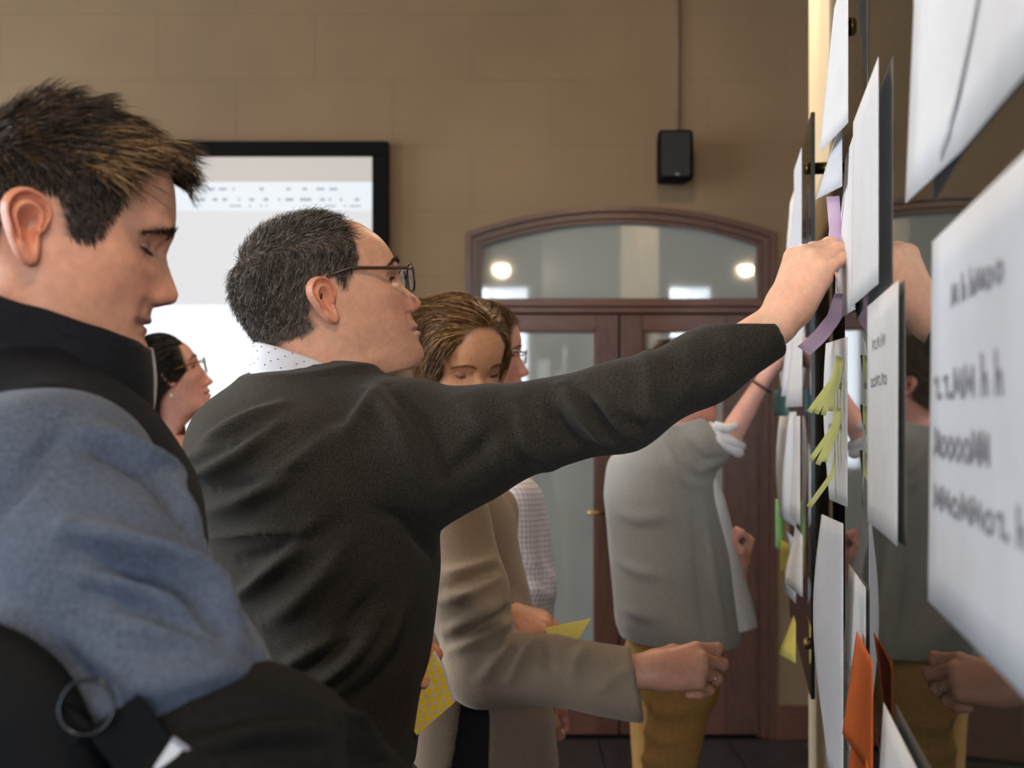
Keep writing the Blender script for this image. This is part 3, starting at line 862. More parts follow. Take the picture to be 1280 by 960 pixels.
EAR = np.array([(150, 45), (200, 58), (238, 90), (258, 135), (262, 170), (248, 215), (244, 270), (246, 320), (246, 370), (240, 410), (215, 434),
                (185, 425), (155, 400), (130, 365), (108, 325), (85, 280), (65, 235), (48, 190), (44, 150), (55, 108), (78, 75), (110, 53)], float)
def ear_mesh(w=0.038, h=0.066, side=-1, flare=0.42):
    """ear in head-local axes around its middle: x forward, y outwards * side, z up"""
    E = EAR.copy(); E[:, 0] = (E[:, 0] - 165) / 218 * w; E[:, 1] = -(E[:, 1] - 240) / 390 * h
    n = 96; E = resample(np.vstack([E, E[:1]]), n + 1)[:-1]
    ctr = np.array([0.004, -0.001]) * np.array([w / 0.038, h / 0.066])
    us = np.r_[np.linspace(0, 1, 34)]
    V = []; 
    ang = np.arctan2(E[:, 1] - ctr[1], E[:, 0] - ctr[0])
    back = np.clip(-np.cos(ang) * 0.75 + 0.55, 0, 1)                       # 1 at the back and top of the rim
    top = np.clip(np.sin(ang) * 1.3 + 0.5, 0, 1)
    helix = np.clip(np.maximum(back, top), 0, 1) * np.clip(1.25 + np.sin(ang) * 1.1, 0.15, 1)
    lobe = np.clip((-np.sin(ang) - 0.75) / 0.2, 0, 1)
    tragus = np.exp(-((ang + 0.25) / 0.42) ** 2)
    for u in us:
        p = ctr + (E - ctr) * u
        conch = -0.0085 * np.clip(1 - (u / 0.46) ** 2.5, 0, 1)
        anti = 0.0050 * np.exp(-((u - 0.60) / 0.11) ** 2) * np.clip(back + 0.35 * top, 0, 1) * (1 - lobe)
        hel = 0.0072 * np.exp(-((u - 0.90) / 0.085) ** 2) * helix
        groove = -0.0022 * np.exp(-((u - 0.76) / 0.06) ** 2) * helix * (1 - lobe)
        lo_ = lobe * 0.004 * np.exp(-((u - 0.75) / 0.25) ** 2)
        tr = 0.0060 * tragus * np.exp(-((u - 0.62) / 0.17) ** 2)
        edge = -0.006 * np.clip((u - 0.93) / 0.07, 0, 1) ** 2
        V.append(np.stack([p[:, 0], conch + anti + hel + groove + lo_ + tr + edge, p[:, 1]], 1))
    for (u, dy) in ((0.985, -0.0085), (0.93, -0.011), (0.80, -0.013), (0.60, -0.0165), (0.40, -0.022)):
        p = ctr + (E - ctr) * u
        V.append(np.stack([p[:, 0], np.full(n, dy), p[:, 1]], 1))
    R = len(V); V = np.concatenate(V)
    # tilt: the rear rim stands away from the skull
    x = V[:, 0] - w * 0.45; y = V[:, 1]
    c, q = math.cos(flare), math.sin(flare)
    V = np.stack([x * c + y * q + w * 0.42, -x * q + y * c, V[:, 2]], 1)
    V[:, 1] *= side
    ii, jj = np.meshgrid(np.arange(R - 1), np.arange(n), indexing='ij'); j2 = (jj + 1) % n
    Q = np.stack([ii * n + jj, ii * n + j2, (ii + 1) * n + j2, (ii + 1) * n + jj], -1).reshape(-1, 4)
    if side > 0: Q = Q[:, ::-1]
    return V, Q

def join(*parts):
    Vs, Qs, Cs = [], [], []; n = 0
    for p in parts:
        Vs.append(p[0]); Qs.append(np.asarray(p[1]) + n); n += len(p[0])
        if len(p) > 2: Cs.append(p[2])
    return np.concatenate(Vs), np.concatenate(Qs), (np.concatenate(Cs) if Cs else None)

def inpoly(x, y, poly):
    r = np.zeros(len(x), bool); n = len(poly)
    for i in range(n):
        (x0, y0), (x1, y1) = poly[i], poly[(i + 1) % n]
        c = ((y0 > y) != (y1 > y)) & (x < (x1 - x0) * (y - y0) / (y1 - y0 + 1e-12) + x0)
        r ^= c
    return r

def strands(name, roots, paths_dirs, lengths, width, colors, m, parent, K=5, seed=0, wob=0.15):
    """roots (n,3); paths_dirs (K-1,n,3) step directions; one thin tapering tube per lock of hair"""
    rng = np.random.RandomState(seed); n = len(roots)
    pts = [roots]
    for k in range(K - 1):
        d = paths_dirs[k] + rng.normal(0, wob, (n, 3)); d /= np.linalg.norm(d, axis=1)[:, None] + 1e-9
        pts.append(pts[-1] + d * (lengths / (K - 1))[:, None])
    V = np.empty((n, 3 * (K - 1) + 1, 3)); C = np.empty((n, 3 * (K - 1) + 1, 3))
    wv = np.asarray(width) * np.ones(n)
    for k in range(K - 1):
        t = pts[min(k + 1, K - 1)] - pts[k]; t /= np.linalg.norm(t, axis=1)[:, None] + 1e-9
        a = np.cross(t, rng.normal(0, 1, (n, 3))); a /= np.linalg.norm(a, axis=1)[:, None] + 1e-9; b = np.cross(t, a)
        r = wv * (1 - 0.72 * k / (K - 1))
        for j in range(3):
            an = 2 * math.pi * j / 3
            V[:, 3 * k + j] = pts[k] + (a * math.cos(an) + b * math.sin(an)) * r[:, None]
    V[:, -1] = pts[-1]; C[:] = colors[:, None, :]
    f = []
    for k in range(K - 2):
        for j in range(3): f.append((3 * k + j, 3 * k + (j + 1) % 3, 3 * k + 3 + (j + 1) % 3, 3 * k + 3 + j))
    L = 3 * (K - 1)
    for j in range(3): f.append((3 * (K - 2) + j, 3 * (K - 2) + (j + 1) % 3, L, L))
    f = np.array(f); Q = (f[None] + (np.arange(n) * (L + 1))[:, None, None]).reshape(-1, 4)
    faces = [tuple(q) if q[2] != q[3] else tuple(q[:3]) for q in Q.tolist()]
    return mesh_obj(name, V.reshape(-1, 3), faces, m, parent, True, C.reshape(-1, 3))

M_SKIN = mat('skin', (205, 150, 120), 0.46, 0.45, attr='Col', noise=0.07, nscale=120, bump=0.12, bscale=420, sss=0.12)
M_HAIR = mat('hair', (40, 30, 24), 0.42, 0.5, attr='Col', noise=0.1, nscale=150)
M_EYE = mat('eye_white', (196, 182, 172), 0.15, 0.6, noise=0.02)
M_IRIS = mat('iris', (50, 40, 32), 0.1, 0.7, noise=0.2, nscale=300)

def eyes(hd, z, y=0.031, sink=0.010, rad=0.0122, look=(1, 0, -0.25), lid=0.5, lidcol=(190, 130, 104), parent=None, low=0.35):
    """eyeballs (white + iris) and skin lids; lid 0..1 closes the upper lid"""
    eyes_parts = []
    for sg in (-1, 1):
        s0 = hd.surf_front(sg * y, z); c = np.array([s0[0] - sink, sg * y, z])
        n1, n2 = 20, 28
        th = np.linspace(0, np.pi, n1); ph = np.linspace(0, 2 * np.pi, n2, endpoint=False)
        lk = nrm(look); a = nrm(np.cross(lk, (0, 0, 1))); b = np.cross(a, lk)
        def sph(r, t0, t1, n, ax, e1, e2):
            th = np.linspace(t0, t1, n)
            V = np.array([c + r * (ax * math.cos(t) + (e1 * math.cos(p) + e2 * math.sin(p)) * math.sin(t)) for t in th for p in ph])
            Q = np.array([(i * n2 + j, i * n2 + (j + 1) % n2, (i + 1) * n2 + (j + 1) % n2, (i + 1) * n2 + j) for i in range(n - 1) for j in range(n2)])
            return V, Q
        V, Q = sph(rad, 0.42, np.pi, 16, lk, a, b)
        ob = mesh_obj('eye', hd.world(V), Q, M_EYE); fix_normals(ob)
        V, Q = sph(rad * 1.004, 0.0, 0.44, 8, lk, a, b)
        ir = mesh_obj('iris', hd.world(V), Q, M_IRIS, ob); fix_normals(ir)
        # lids: bands of a slightly larger sphere, swept about the lateral axis
        ex, ey, ez = np.array([1., 0, 0]), np.array([0., 1, 0]), np.array([0., 0, 1])
        Vl = []; Ql = []
        for (a0, a1) in ((math.radians(80), math.radians(40 - 62 * lid)), (math.radians(-80), math.radians(-34 + 22 * low))):
            base = sum(len(v) for v in Vl); m_ = 10; k_ = 30
            vv = []
            for i in range(m_):
                for j in range(k_):
                    az = -1.9 + 3.8 * j / (k_ - 1)
                    edge = a1 * max(0.0, math.cos(min(1.57, abs(az) * 1.22))) + math.radians(-4 if a1 < 0 else -6) * (1 - max(0.0, math.cos(min(1.57, abs(az) * 1.22))))
                    el = a0 + (edge - a0) * i / (m_ - 1)
                    r = rad * (1.11 if i < m_ - 1 else 1.015)
                    vv.append(c + r * (ex * math.cos(el) * math.cos(az) + ey * math.sin(az) * math.cos(el) + ez * math.sin(el)))
            Vl.append(np.array(vv))
            Ql.append(np.array([(base + i * k_ + j, base + i * k_ + j + 1, base + (i + 1) * k_ + j + 1, base + (i + 1) * k_ + j) for i in range(m_ - 1) for j in range(k_ - 1)]))
        Vl = np.concatenate(Vl); Ql = np.concatenate(Ql)
        Cl = np.tile(np.array(lin(lidcol)), (len(Vl), 1))
        ld = mesh_obj('eyelid', hd.world(Vl), Ql, M_SKIN, ob, True, Cl); fix_normals(ld)
        top = Vl[(10 - 1) * 30:10 * 30][4:26]
        rng = np.random.RandomState(5); ri = rng.randint(0, len(top), 60); rt = top[ri] + rng.normal(0, 0.0003, (60, 3))
        dl = np.stack([np.full(60, 0.8), (rt[:, 1] - sg * y) * 60, np.full(60, -0.25)], 1)
        wv = hd.world(rt); dw = hd.world(rt + dl) - wv
        la = strands('eyelashes', wv, np.stack([dw] * 3), np.full(60, 0.0075), 0.00035, np.tile(np.array(lin((26, 20, 18))), (60, 1)), M_HAIR, ob, 4, 1); la['kind'] = 'stuff'
        if parent is not None: keep(ob, parent)

def brows(hd, z, parent, col, y0=0.014, y1=0.050, arch=0.006, n=240, length=0.010, seed=3, width=0.0005, thick=1.0):
    rng = np.random.RandomState(seed); out = []
    for sg in (-1, 1):
        R, Dr = [], []
        for i in range(n):
            t = rng.rand(); y = y0 + (y1 - y0) * t
            zz = z + arch * math.sin(math.pi * min(1, t * 0.85 + 0.1)) - 0.004 * t ** 3 + rng.normal(0, 0.0014) * (1.2 - 0.6 * t) * thick
            p = hd.surf_front(sg * y, zz); R.append(p)
            Dr.append(nrm(np.array([-0.25 - 0.4 * t + 0.45, sg * (0.5 + 0.5 * t), 0.55 - 0.9 * t])))
        R = np.array(R); Dr = np.array(Dr)
        w = hd.world(R); d = hd.world(R + Dr) - w
        C = np.array(lin(col)) * (1 + 0.35 * rng.rand(len(R), 1))
        o = strands('eyebrow', w, np.stack([d] * 3), np.full(len(R), length) * (0.6 + 0.6 * rng.rand(len(R))), width, C, M_HAIR, None, 4, seed + sg)
        o['kind'] = 'stuff'
        if parent is not None: keep(o, parent)
        out.append(o)
    return out

def head_hair(hd, poly_px, parent, n, length, width, flow, cols, seed=0, lift=0.45, K=5, wob=0.18, extra=None, minz=-1, name='hair', yside=None):
    """roots spread over the scalp inside a side-view outline; flow(x,y,z)->local direction along the scalp"""
    rng = np.random.RandomState(seed)
    poly = [hd.loc(*p) for p in poly_px]
    m = inpoly(hd.V[:, 0], hd.V[:, 2], poly)
    A = np.linalg.norm(np.cross(hd.V[hd.Q[:, 1]] - hd.V[hd.Q[:, 0]], hd.V[hd.Q[:, 3]] - hd.V[hd.Q[:, 0]]), axis=1)
    fm = m[hd.Q].all(1)
    if yside is not None: fm &= yside(hd.V[hd.Q].mean(1))
    A = A * fm; pr = A / A.sum()
    fi = rng.choice(len(pr), n, p=pr)
    u, v = rng.rand(n, 1), rng.rand(n, 1)
    q = hd.V[hd.Q[fi]]
    R = (q[:, 0] * (1 - u) + q[:, 1] * u) * (1 - v) + (q[:, 3] * (1 - u) + q[:, 2] * u) * v
    N = hd.N[hd.Q[fi, 0]]
    T = flow(R); T = T - N * (T * N).sum(1)[:, None]; T /= np.linalg.norm(T, axis=1)[:, None] + 1e-9
    L = length(R, rng) if callable(length) else length * (0.7 + 0.6 * rng.rand(n))
    dirs = []
    for k in range(K - 1):
        li = lift * (1 - 0.55 * k / (K - 1)) if not callable(lift) else lift(R, k / (K - 1))
        li = np.asarray(li).reshape(-1, 1) if np.ndim(li) else li
        d = T + N * li
        if extra is not None: d = d + extra(R, k / (K - 1))
        dirs.append(d)
    W = hd.world(R - N * 0.0005)
    wd = [hd.world(R + d) - hd.world(R) for d in dirs]
    cs = np.array([lin(c) for c in cols]); C = cs[rng.randint(0, len(cs), n)] * (0.8 + 0.4 * rng.rand(n, 1))
    o = strands(name, W, np.stack(wd), L, width, C, M_HAIR, parent, K, seed, wob); o['kind'] = 'stuff'; return o

def hair_mask(V, zlow=-0.02, xfront=0.085, hairline=0.062):
    ok = (V[:, 2] > zlow) & ((V[:, 0] < 0.012) | (V[:, 2] > hairline - 0.10 * (np.abs(V[:, 1]) > 0.045) * (V[:, 0] < 0.06)))
    return ok & (V[:, 0] < xfront)
def long_hair(hd, parent, n, length, width, cols, part_y=0.0, seed=0, K=10, name='hair', zlow=-0.02, xfront=0.085, ell=(0.112, 0.090, 0.108), cen=(0.0, 0.0, 0.022), sweep=0.0, wob=0.05, back=0.25, hairline=0.062, tuck=0.0, koff=0.10):
    """strands combed from a parting, lying on the skull and then hanging down"""
    rng = np.random.RandomState(seed)
    V = hd.V
    ok = hair_mask(V, zlow, xfront, hairline)
    A = np.linalg.norm(np.cross(V[hd.Q[:, 1]] - V[hd.Q[:, 0]], V[hd.Q[:, 3]] - V[hd.Q[:, 0]]), axis=1) * ok[hd.Q].all(1)
    fi = rng.choice(len(A), n, p=A / A.sum()); q = V[hd.Q[fi]]; u, v = rng.rand(n, 1), rng.rand(n, 1)
    R = (q[:, 0] * (1 - u) + q[:, 1] * u) * (1 - v) + (q[:, 3] * (1 - u) + q[:, 2] * u) * v
    cen = np.array(cen); el = np.array(ell)
    side = np.sign(R[:, 1] - part_y + rng.normal(0, 0.004, n)); k_off = 1 + rng.rand(n, 1) * koff
    p = R.copy(); pts = [p]; L = length * (0.75 + 0.4 * rng.rand(n, 1)); step = L / (K - 1)
    g = hd.rot_inv(np.array([0, 0, -1.0]))
    for k in range(K - 1):
        nn = (p - cen) / el ** 2; nn /= np.linalg.norm(nn, axis=1)[:, None]
        up = np.clip((p[:, 2] - 0.06) / 0.05, 0, 1)[:, None]
        d = g * (1.1 - 0.8 * up) + up * np.stack([np.full(n, -back + sweep), side * 1.0, 0 * side], 1)
        d = d + np.stack([-tuck * np.clip((p[:, 0] + 0.01 + 0.012 * tuck) / 0.05, 0, 1), 0 * side, 0 * side], 1)
        e = (((p - cen) / (el * k_off)) ** 2).sum(1)
        inw = np.minimum((d * nn).sum(1), 0)[:, None]
        d = d - nn * inw * (e < 1.25)[:, None] + nn * (np.clip(1.05 - e, -0.3, 0.5) * 1.0)[:, None] * (e < 1.4)[:, None]
        d = d + rng.normal(0, wob, (n, 3)); d /= np.linalg.norm(d, axis=1)[:, None]
        p = p + d * step; pts.append(p)
    cs = np.array([lin(c) for c in cols]); C = cs[rng.randint(0, len(cs), n)] * (0.8 + 0.4 * rng.rand(n, 1))
    wp = [hd.world(x) for x in pts]
    dirs = np.stack([wp[i + 1] - wp[i] for i in range(K - 1)])
    o = strands(name, wp[0], dirs / (np.linalg.norm(dirs, axis=2)[:, :, None] + 1e-9), L[:, 0], width, C, M_HAIR, None, K, seed, 0.0)
    o['kind'] = 'stuff'
    if parent is not None: keep(o, parent)
    return o

def head_colors(hd, base, lips=None, stubble=None, scalp=None, cheeks=0.12, seed=0):
    V = hd.V; C = np.tile(np.array(lin(base)), (len(V), 1))
    C *= (1 + 0.06 * vnoise(V, 60, seed) + 0.05 * vnoise(V, 160, seed + 2))[:, None]
    lm = hd.lm
    front = V[:, 0] > 0.01
    r = np.exp(-((V[:, 2] - (lm['subnasale'] + 0.012)) / 0.022) ** 2 - ((np.abs(V[:, 1]) - 0.036) / 0.022) ** 2) * front
    r += np.exp(-((V[:, 2] - (lm['subnasale'] + 0.010)) / 0.014) ** 2 - (V[:, 1] / 0.018) ** 2) * front
    C *= 1 - cheeks * r[:, None] * np.array([0.05, 1.0, 0.9])
    if lips is not None:
        zl = lm['mouth']; e = ((V[:, 2] - zl) / 0.0085) ** 2 + (V[:, 1] / 0.026) ** 2
        w = (np.clip(1.5 - 1.2 * e, 0, 1) * front)[:, None]
        C = C * (1 - w) + w * np.array(lin(lips))
        w = (np.exp(-((V[:, 2] - zl) / 0.0013) ** 2) * np.clip(1.3 - (V[:, 1] / 0.025) ** 4, 0, 1) * front)[:, None]
        C *= 1 - 0.55 * np.clip(w, 0, 1)
    if stubble is not None:
        col, amt = stubble
        w = np.clip((lm['subnasale'] + 0.004 - V[:, 2]) / 0.02, 0, 1) * np.clip((V[:, 0] + 0.005) / 0.03, 0, 1) * np.clip((V[:, 2] - lm['chin'] + 0.04) / 0.03, 0, 1)
        w = (w * amt * (0.8 + 0.2 * vnoise(V, 300, 5)))[:, None]
        C = C * (1 - w) + w * np.array(lin(col))
    if scalp is not None:
        col, poly_px = scalp
        w = hair_mask(V, **poly_px).astype(float) if isinstance(poly_px, dict) else inpoly(V[:, 0], V[:, 2], [hd.loc(*p) for p in poly_px]).astype(float)
        w = smooth(np.stack([w] * 3, 1), hd.Q, 5)[:, :1]
        C = C * (1 - w) + w * np.array(lin(col))
    return C

def grid_sheet(fn, nu, nv, th=0.0):
    """a bent sheet from fn(u, v) in 0..1"""
    V = [fn(i / nu, j / nv) for j in range(nv + 1) for i in range(nu + 1)]
    Q = [(j * (nu + 1) + i, j * (nu + 1) + i + 1, (j + 1) * (nu + 1) + i + 1, (j + 1) * (nu + 1) + i) for j in range(nv) for i in range(nu)]
    return V, Q

def link(V, Q, C, start, path, radii, end, n=14):
    """inner body under the clothes: a tube from vertices near start, along path, to vertices near end (welds separate pieces into one body)"""
    pts = np.asarray(path, float); rings = []; Cn = []
    VV = [V]; QQ = [np.asarray(Q)]; base = len(V)
    def frame(i):
        t = nrm(pts[min(i + 1, len(pts) - 1)] - pts[max(i - 1, 0)]); a = nrm(np.cross(t, (0.3, 0.9, 0.31))); return a, np.cross(t, a)
    ids = []
    for i in range(len(pts)):
        a, b = frame(i); t = 2 * np.pi * np.arange(n) / n
        rr = pts[i] + radii[i] * (np.cos(t)[:, None] * a + np.sin(t)[:, None] * b)
        if (i == 0 and start) or (i == len(pts) - 1 and end):
            d = np.linalg.norm(V - pts[i], axis=1); near = np.where(d < d.min() + radii[i] * 1.8)[0]
            ids.append([int(near[np.argmin(np.linalg.norm(V[near] - q, axis=1))]) for q in rr])
        else:
            ids.append(list(range(base, base + n))); VV.append(rr); base += n
            Cn.append(np.tile(C.mean(0), (n, 1)))
    qs = []
    for i in range(len(ids) - 1):
        for k in range(n):
            q = [ids[i][k], ids[i][(k + 1) % n], ids[i + 1][(k + 1) % n], ids[i + 1][k]]
            if len(set(q)) == 4: qs.append(q)
    QQ.append(np.array(qs))
    return np.concatenate(VV), np.concatenate(QQ), np.concatenate([C] + Cn)

def person(label, base, V, Q, C, group=None):
    o = mesh_obj('person', np.asarray(V) - np.array(base), Q, M_SKIN, None, True, C)
    o.location = base
    tag(o, label, 'person', group)
    return o

def cloth(name, V, Q, m, par, label=None):
    o = mesh_obj(name, V, Q, m); keep(o, par)
    if label: o['label'] = label
    return o
def wear(par, *objs):
    for o in objs: keep(o, par)

def legs(hip, yaw, leg_sep=0.10, hipk=1.0, floor=0.0, r=(0.095, 0.06, 0.052), h=0.012, step=(0.0, 0.0), waist=None, stance=0.09, knee_fwd=0.01):
    """trousers from the waist to the ankles, and two shoes; hip: (x, y, z) centre"""
    f = np.array([math.cos(yaw), math.sin(yaw), 0]); l = np.array([-f[1], f[0], 0]); up = np.array([0, 0, 1.])
    hip = np.asarray(hip, float); wz = hip[2] + 0.14 if waist is None else waist
    fd = Field(hip - np.array([0.34, 0.34, hip[2] + 0.02]), np.array([hip[0] + 0.34, hip[1] + 0.34, wz + 0.04]), h)
    fd.column([(hip[2] - 0.10, hip[0], hip[1], 0.17 * hipk, 0.115 * hipk), (hip[2], hip[0], hip[1], 0.178 * hipk, 0.125 * hipk), (wz, hip[0], hip[1], 0.155 * hipk, 0.11 * hipk)], yaw)
    shoes = []
    for sg, st in ((1, step[0]), (-1, step[1])):
        a = hip + l * sg * leg_sep * 0.85 - up * 0.05
        an = np.array([hip[0], hip[1], floor + 0.09]) + l * sg * stance + f * st
        kn = (a + an) / 2 + f * (knee_fwd + st * 0.1) + up * 0.03
        fd.cone(a, kn, r[0], r[1] + 0.006, 0.05); fd.cone(kn, an, r[1] + 0.006, r[2], 0.02); fd.cone(an, an - up * 0.05, r[2], r[2] + 0.004, 0.01)
        s2 = Field(an + np.array([-0.26, -0.26, -0.12]), an + np.array([0.26, 0.26, 0.10]), 0.008)
        s2.cone(an + up * 0.0 - f * 0.02, an - up * 0.05 - f * 0.02, 0.036, 0.040)
        s2.cone(an - up * 0.055 - f * 0.03, an - up * 0.06 + f * 0.13, 0.036, 0.040, 0.03); s2.cone(an - up * 0.045 + f * 0.02, an - up * 0.06 + f * 0.16, 0.04, 0.03, 0.03)
        s2.plane_cut((0, 0, floor + 0.001), (0, 0, -1))
        shoes.append(s2.mesh())
    V, Q = fd.mesh()
    V = ruffle(V, Q, 0.004, 9, 3, (1, 1, 0.6)); 
    return (V, Q), shoes
# ------------------------------------------------------------------ the man reaching for the board
def split_outline(hd, outline, hair_from, hair_to, inset):
    """outline pixels, throat -> face -> crown -> nape; points of the hairy stretch are drawn in by the hair's thickness"""
    pts = []
    for i, (x, y) in enumerate(outline):
        if hair_from <= i <= hair_to:
            d = math.hypot(x - hd.op[0], y - hd.op[1]); k = 1 - inset / d
            x, y = hd.op[0] + (x - hd.op[0]) * k, hd.op[1] + (y - hd.op[1]) * k
        pts.append(hd.loc(x, y))
    pts = np.array(pts); t = int(np.argmax(pts[:, 1]))
    def mono(a):
        out = [a[0]]
        for p in a[1:]:
            if p[1] < out[-1][1] - 1e-4: out.append(p)
        return np.array(out)
    hd.front = mono(pts[t::-1]); hd.back = mono(pts[t:])
    return hd

def std_widths(hd, jaw=0.060, cheek=0.069, skull=0.077, neck=0.058, chin=None):
    c = hd.lm['chin']; 
    return [(c - 0.12, neck), (c - 0.05, neck), (c - 0.012, (neck + jaw) / 2), (c + 0.015, jaw), (c + 0.05, (jaw + cheek) / 2 + 0.001), (c + 0.085, cheek), (c + 0.12, (cheek + skull) / 2 + 0.001), (c + 0.16, skull), (c + 0.26, skull)]

def face_feats(hd, k=1.0, male=True, age=0.0, jowl=0.0):
    lm = hd.lm; ze, zb, zn, zs, zm, zc = lm['eye'], lm['brow'], lm['nasion'], lm['subnasale'], lm['mouth'], lm['chin']
    xf = hd.loc_front(ze)
    f = []
    f.append((xf - 0.018, 0.033, ze, 0.03, 0.019, 0.0125, -0.0110))       # eye sockets
    f.append((xf - 0.010, 0.016, ze + 0.002, 0.02, 0.007, 0.012, -0.005)) # inner corners
    f.append((xf - 0.014, 0.030, zb + 0.001, 0.03, 0.022, 0.007, 0.0035 if male else 0.0015))  # brow ridge
    f.append((xf - 0.040, 0.056, zs + 0.030, 0.030, 0.02, 0.016, 0.0035))  # cheek bones
    f.append((xf - 0.030, 0.062, zb + 0.012, 0.02, 0.015, 0.022, -0.0035)) # temples
    f.append((xf - 0.035, 0.052, zm + 0.008, 0.022, 0.02, 0.018, -0.0035 + 0.008 * jowl)) # hollow / full cheek
    f.append((hd.loc_front(zm) - 0.008, 0.026, zm - 0.001, 0.014, 0.007, 0.006, -0.0030))   # mouth corners
    f.append((hd.loc_front(zm) - 0.004, 0.0, zm, 0.02, 0.024, 0.0018, -0.0022))             # lip seam
    f.append((hd.loc_front(zm) - 0.002, 0.0, zm + 0.005, 0.02, 0.017, 0.0035, 0.0010))
    f.append((hd.loc_front(zm) - 0.002, 0.0, zm - 0.006, 0.02, 0.015, 0.0042, 0.0014))
    f.append((hd.loc_front(zs) - 0.004, 0.0145, zs + 0.008, 0.014, 0.0062, 0.0065, 0.0035)) # nostril wings
    f.append((hd.loc_front(zs) + 0.003, 0.0065, zs + 0.001, 0.006, 0.0034, 0.0034, -0.0030)) # nostrils
    f.append((hd.loc_front(zs) - 0.012, 0.029, zs - 0.004, 0.014, 0.005, 0.013, -0.0014 - 0.0008 * age)) # nasolabial folds
    f.append((0.030, 0.056, zc + 0.020, 0.030, 0.02, 0.012, 0.0030 + 0.004 * jowl))                       # jaw line
    f.append((0.030, 0.055, zc - 0.012, 0.045, 0.03, 0.010, -0.0045))                                        # under the jaw
    f.append((xf - 0.012, 0.034, ze - 0.016, 0.02, 0.016, 0.004, -0.0012 - 0.001 * age))                    # lower lid crease
    return f
def _lf(s, z): return float(pchip(s.front[:, 1], s.front[:, 0], np.array([z]))[0])
Head.loc_front = _lf

def landmarks(hd, **px):
    hd.lm = {k: hd.loc(*v)[1] for k, v in px.items()}
    hd.lm['crown_start'] = hd.lm['brow'] + 0.022
    return hd

h2 = Head((409, 383), 1.63, 0.28, 0.235, [(0, 0)], [(0, 0)], fore=0.985)
O2 = [(448, 520), (453, 497), (466, 480), (486, 470), (508, 463), (521, 459), (527, 452), (529.5, 444), (527.5, 435), (523, 427), (523.2, 421), (525, 416.5), (521, 412.5), (522, 408), (518, 402), (513, 394), (513, 391),
      (520, 388.5), (525, 384), (526, 379.5), (522, 373), (513, 366), (505, 358), (501, 351), (498.5, 343), (497, 335), (493.5, 327), (487, 314), (477, 301), (461, 288), (440, 277), (420, 270),
      (400, 263), (367, 266), (335, 277), (310, 297), (292, 327), (284, 352), (286, 380), (297, 402), (312, 428), (320, 446), (324, 475), (328, 505)]
landmarks(h2, nasion=(500, 348), subnasale=(513, 393), brow=(497, 334), eye=(488, 352), mouth=(522, 412.5), chin=(526, 455))
split_outline(h2, O2, 31, 41, 6)
h2.build(h2.lm, std_widths(h2, 0.066, 0.072, 0.078, 0.062), face_feats(h2, age=1, jowl=0.6), nose_w=(0.0075, 0.0195))
HAIR2 = [(395, 240), (408, 268), (420, 282), (430, 296), (436, 312), (441, 328), (436, 343), (428, 352), (424, 372), (410, 350), (392, 352), (384, 372), (383, 398), (390, 412), (376, 424), (350, 430), (318, 450), (250, 440), (250, 240)]
def skin_head(hd, base, side_ears, ear_px, ear_size, **kw):
    C = head_colors(hd, base, **kw)
    parts = [(hd.world(hd.V), hd.Q, C)]
    ex, ez = hd.loc(*ear_px[:2])
    for sd in side_ears:
        V, Q = ear_mesh(ear_size[0], ear_size[1], sd, ear_size[2] if len(ear_size) > 2 else 0.42)
        dx = ear_px[2]
        s0 = hd.surf_side(ex + dx, ez, sd)
        V = V + np.array([ex + dx, s0[1] + sd * 0.0035, ez])
        dep = np.clip(-(V[:, 1] - (s0[1])) * sd, 0, 0.02)
        Ce = np.tile(np.array(lin(base)) * np.array([1.0, 0.84, 0.80]), (len(V), 1))
        parts.append((hd.world(V), Q, Ce))
    return join(*parts)
body2 = skin_head(h2, (232, 174, 144), (-1, 1), (406, 381, -0.010), (0.040, 0.070, 0.40), lips=(176, 104, 92), stubble=((176, 128, 108), 0.35), scalp=((104, 88, 76), HAIR2), cheeks=0.2, seed=2)
# right hand at the board, left hand with the pad
W2 = P(972, 403, 1.455)
fd = Field(W2 + np.array([-0.16, -0.15, -0.15]), W2 + np.array([0.17, 0.17, 0.19]), 0.0020)
tips2 = hand_geom(fd, W2 + np.array([0.004, 0, 0.004]), (0.44, 0.10, 0.90), (0.66, 0.55, -0.42), (-0.56, 0.75, 0.32),
    [(48, 52, 34), (46, 56, 36), (44, 60, 38), (38, 62, 38)], [(0.62, 0.30, 0.72), (0.80, -0.10, 0.60), (0.85, -0.30, 0.45)], 1.0, forearm=P(925, 434, 1.46), fr=(0.028, 0.032))
Vh, Qh = fd.mesh(); Vh = smooth(Vh, Qh, 1, 0.4)
handR2 = (Vh, Qh, skin_color(Vh, (232, 180, 152), tips2, 4))
W2l = P(460, 768, 1.62)
fd = Field(W2l + np.array([-0.14, -0.13, -0.15]), W2l + np.array([0.16, 0.16, 0.12]), 0.0022)
tips2l = hand_geom(fd, W2l, (0.85, -0.25, -0.35), (-0.30, -0.55, -0.78), (0.42, -0.75, 0.5),
    [(30, 40, 25), (42, 50, 30), (55, 60, 30), (60, 60, 30)], [(0.85, 0.2, 0.45), (0.95, -0.05, 0.3), (0.95, -0.1, 0.3)], 0.98, forearm=P(420, 768, 1.68))
Vh, Qh = fd.mesh(); Vh = smooth(Vh, Qh, 1, 0.4)
handL2 = (Vh, Qh, skin_color(Vh, (214, 140, 104), tips2l, 5))
Vb, Qb, Cb = join(body2, handR2, handL2)
NB2 = P(385, 500, 1.62)
Vb, Qb, Cb = link(Vb, Qb, Cb, True, [NB2, NB2 - np.array([0, 0, 0.10]), P(400, 800, 1.62), P(400, 960, 1.62)], [0.05, 0.12, 0.10, 0.11], False)
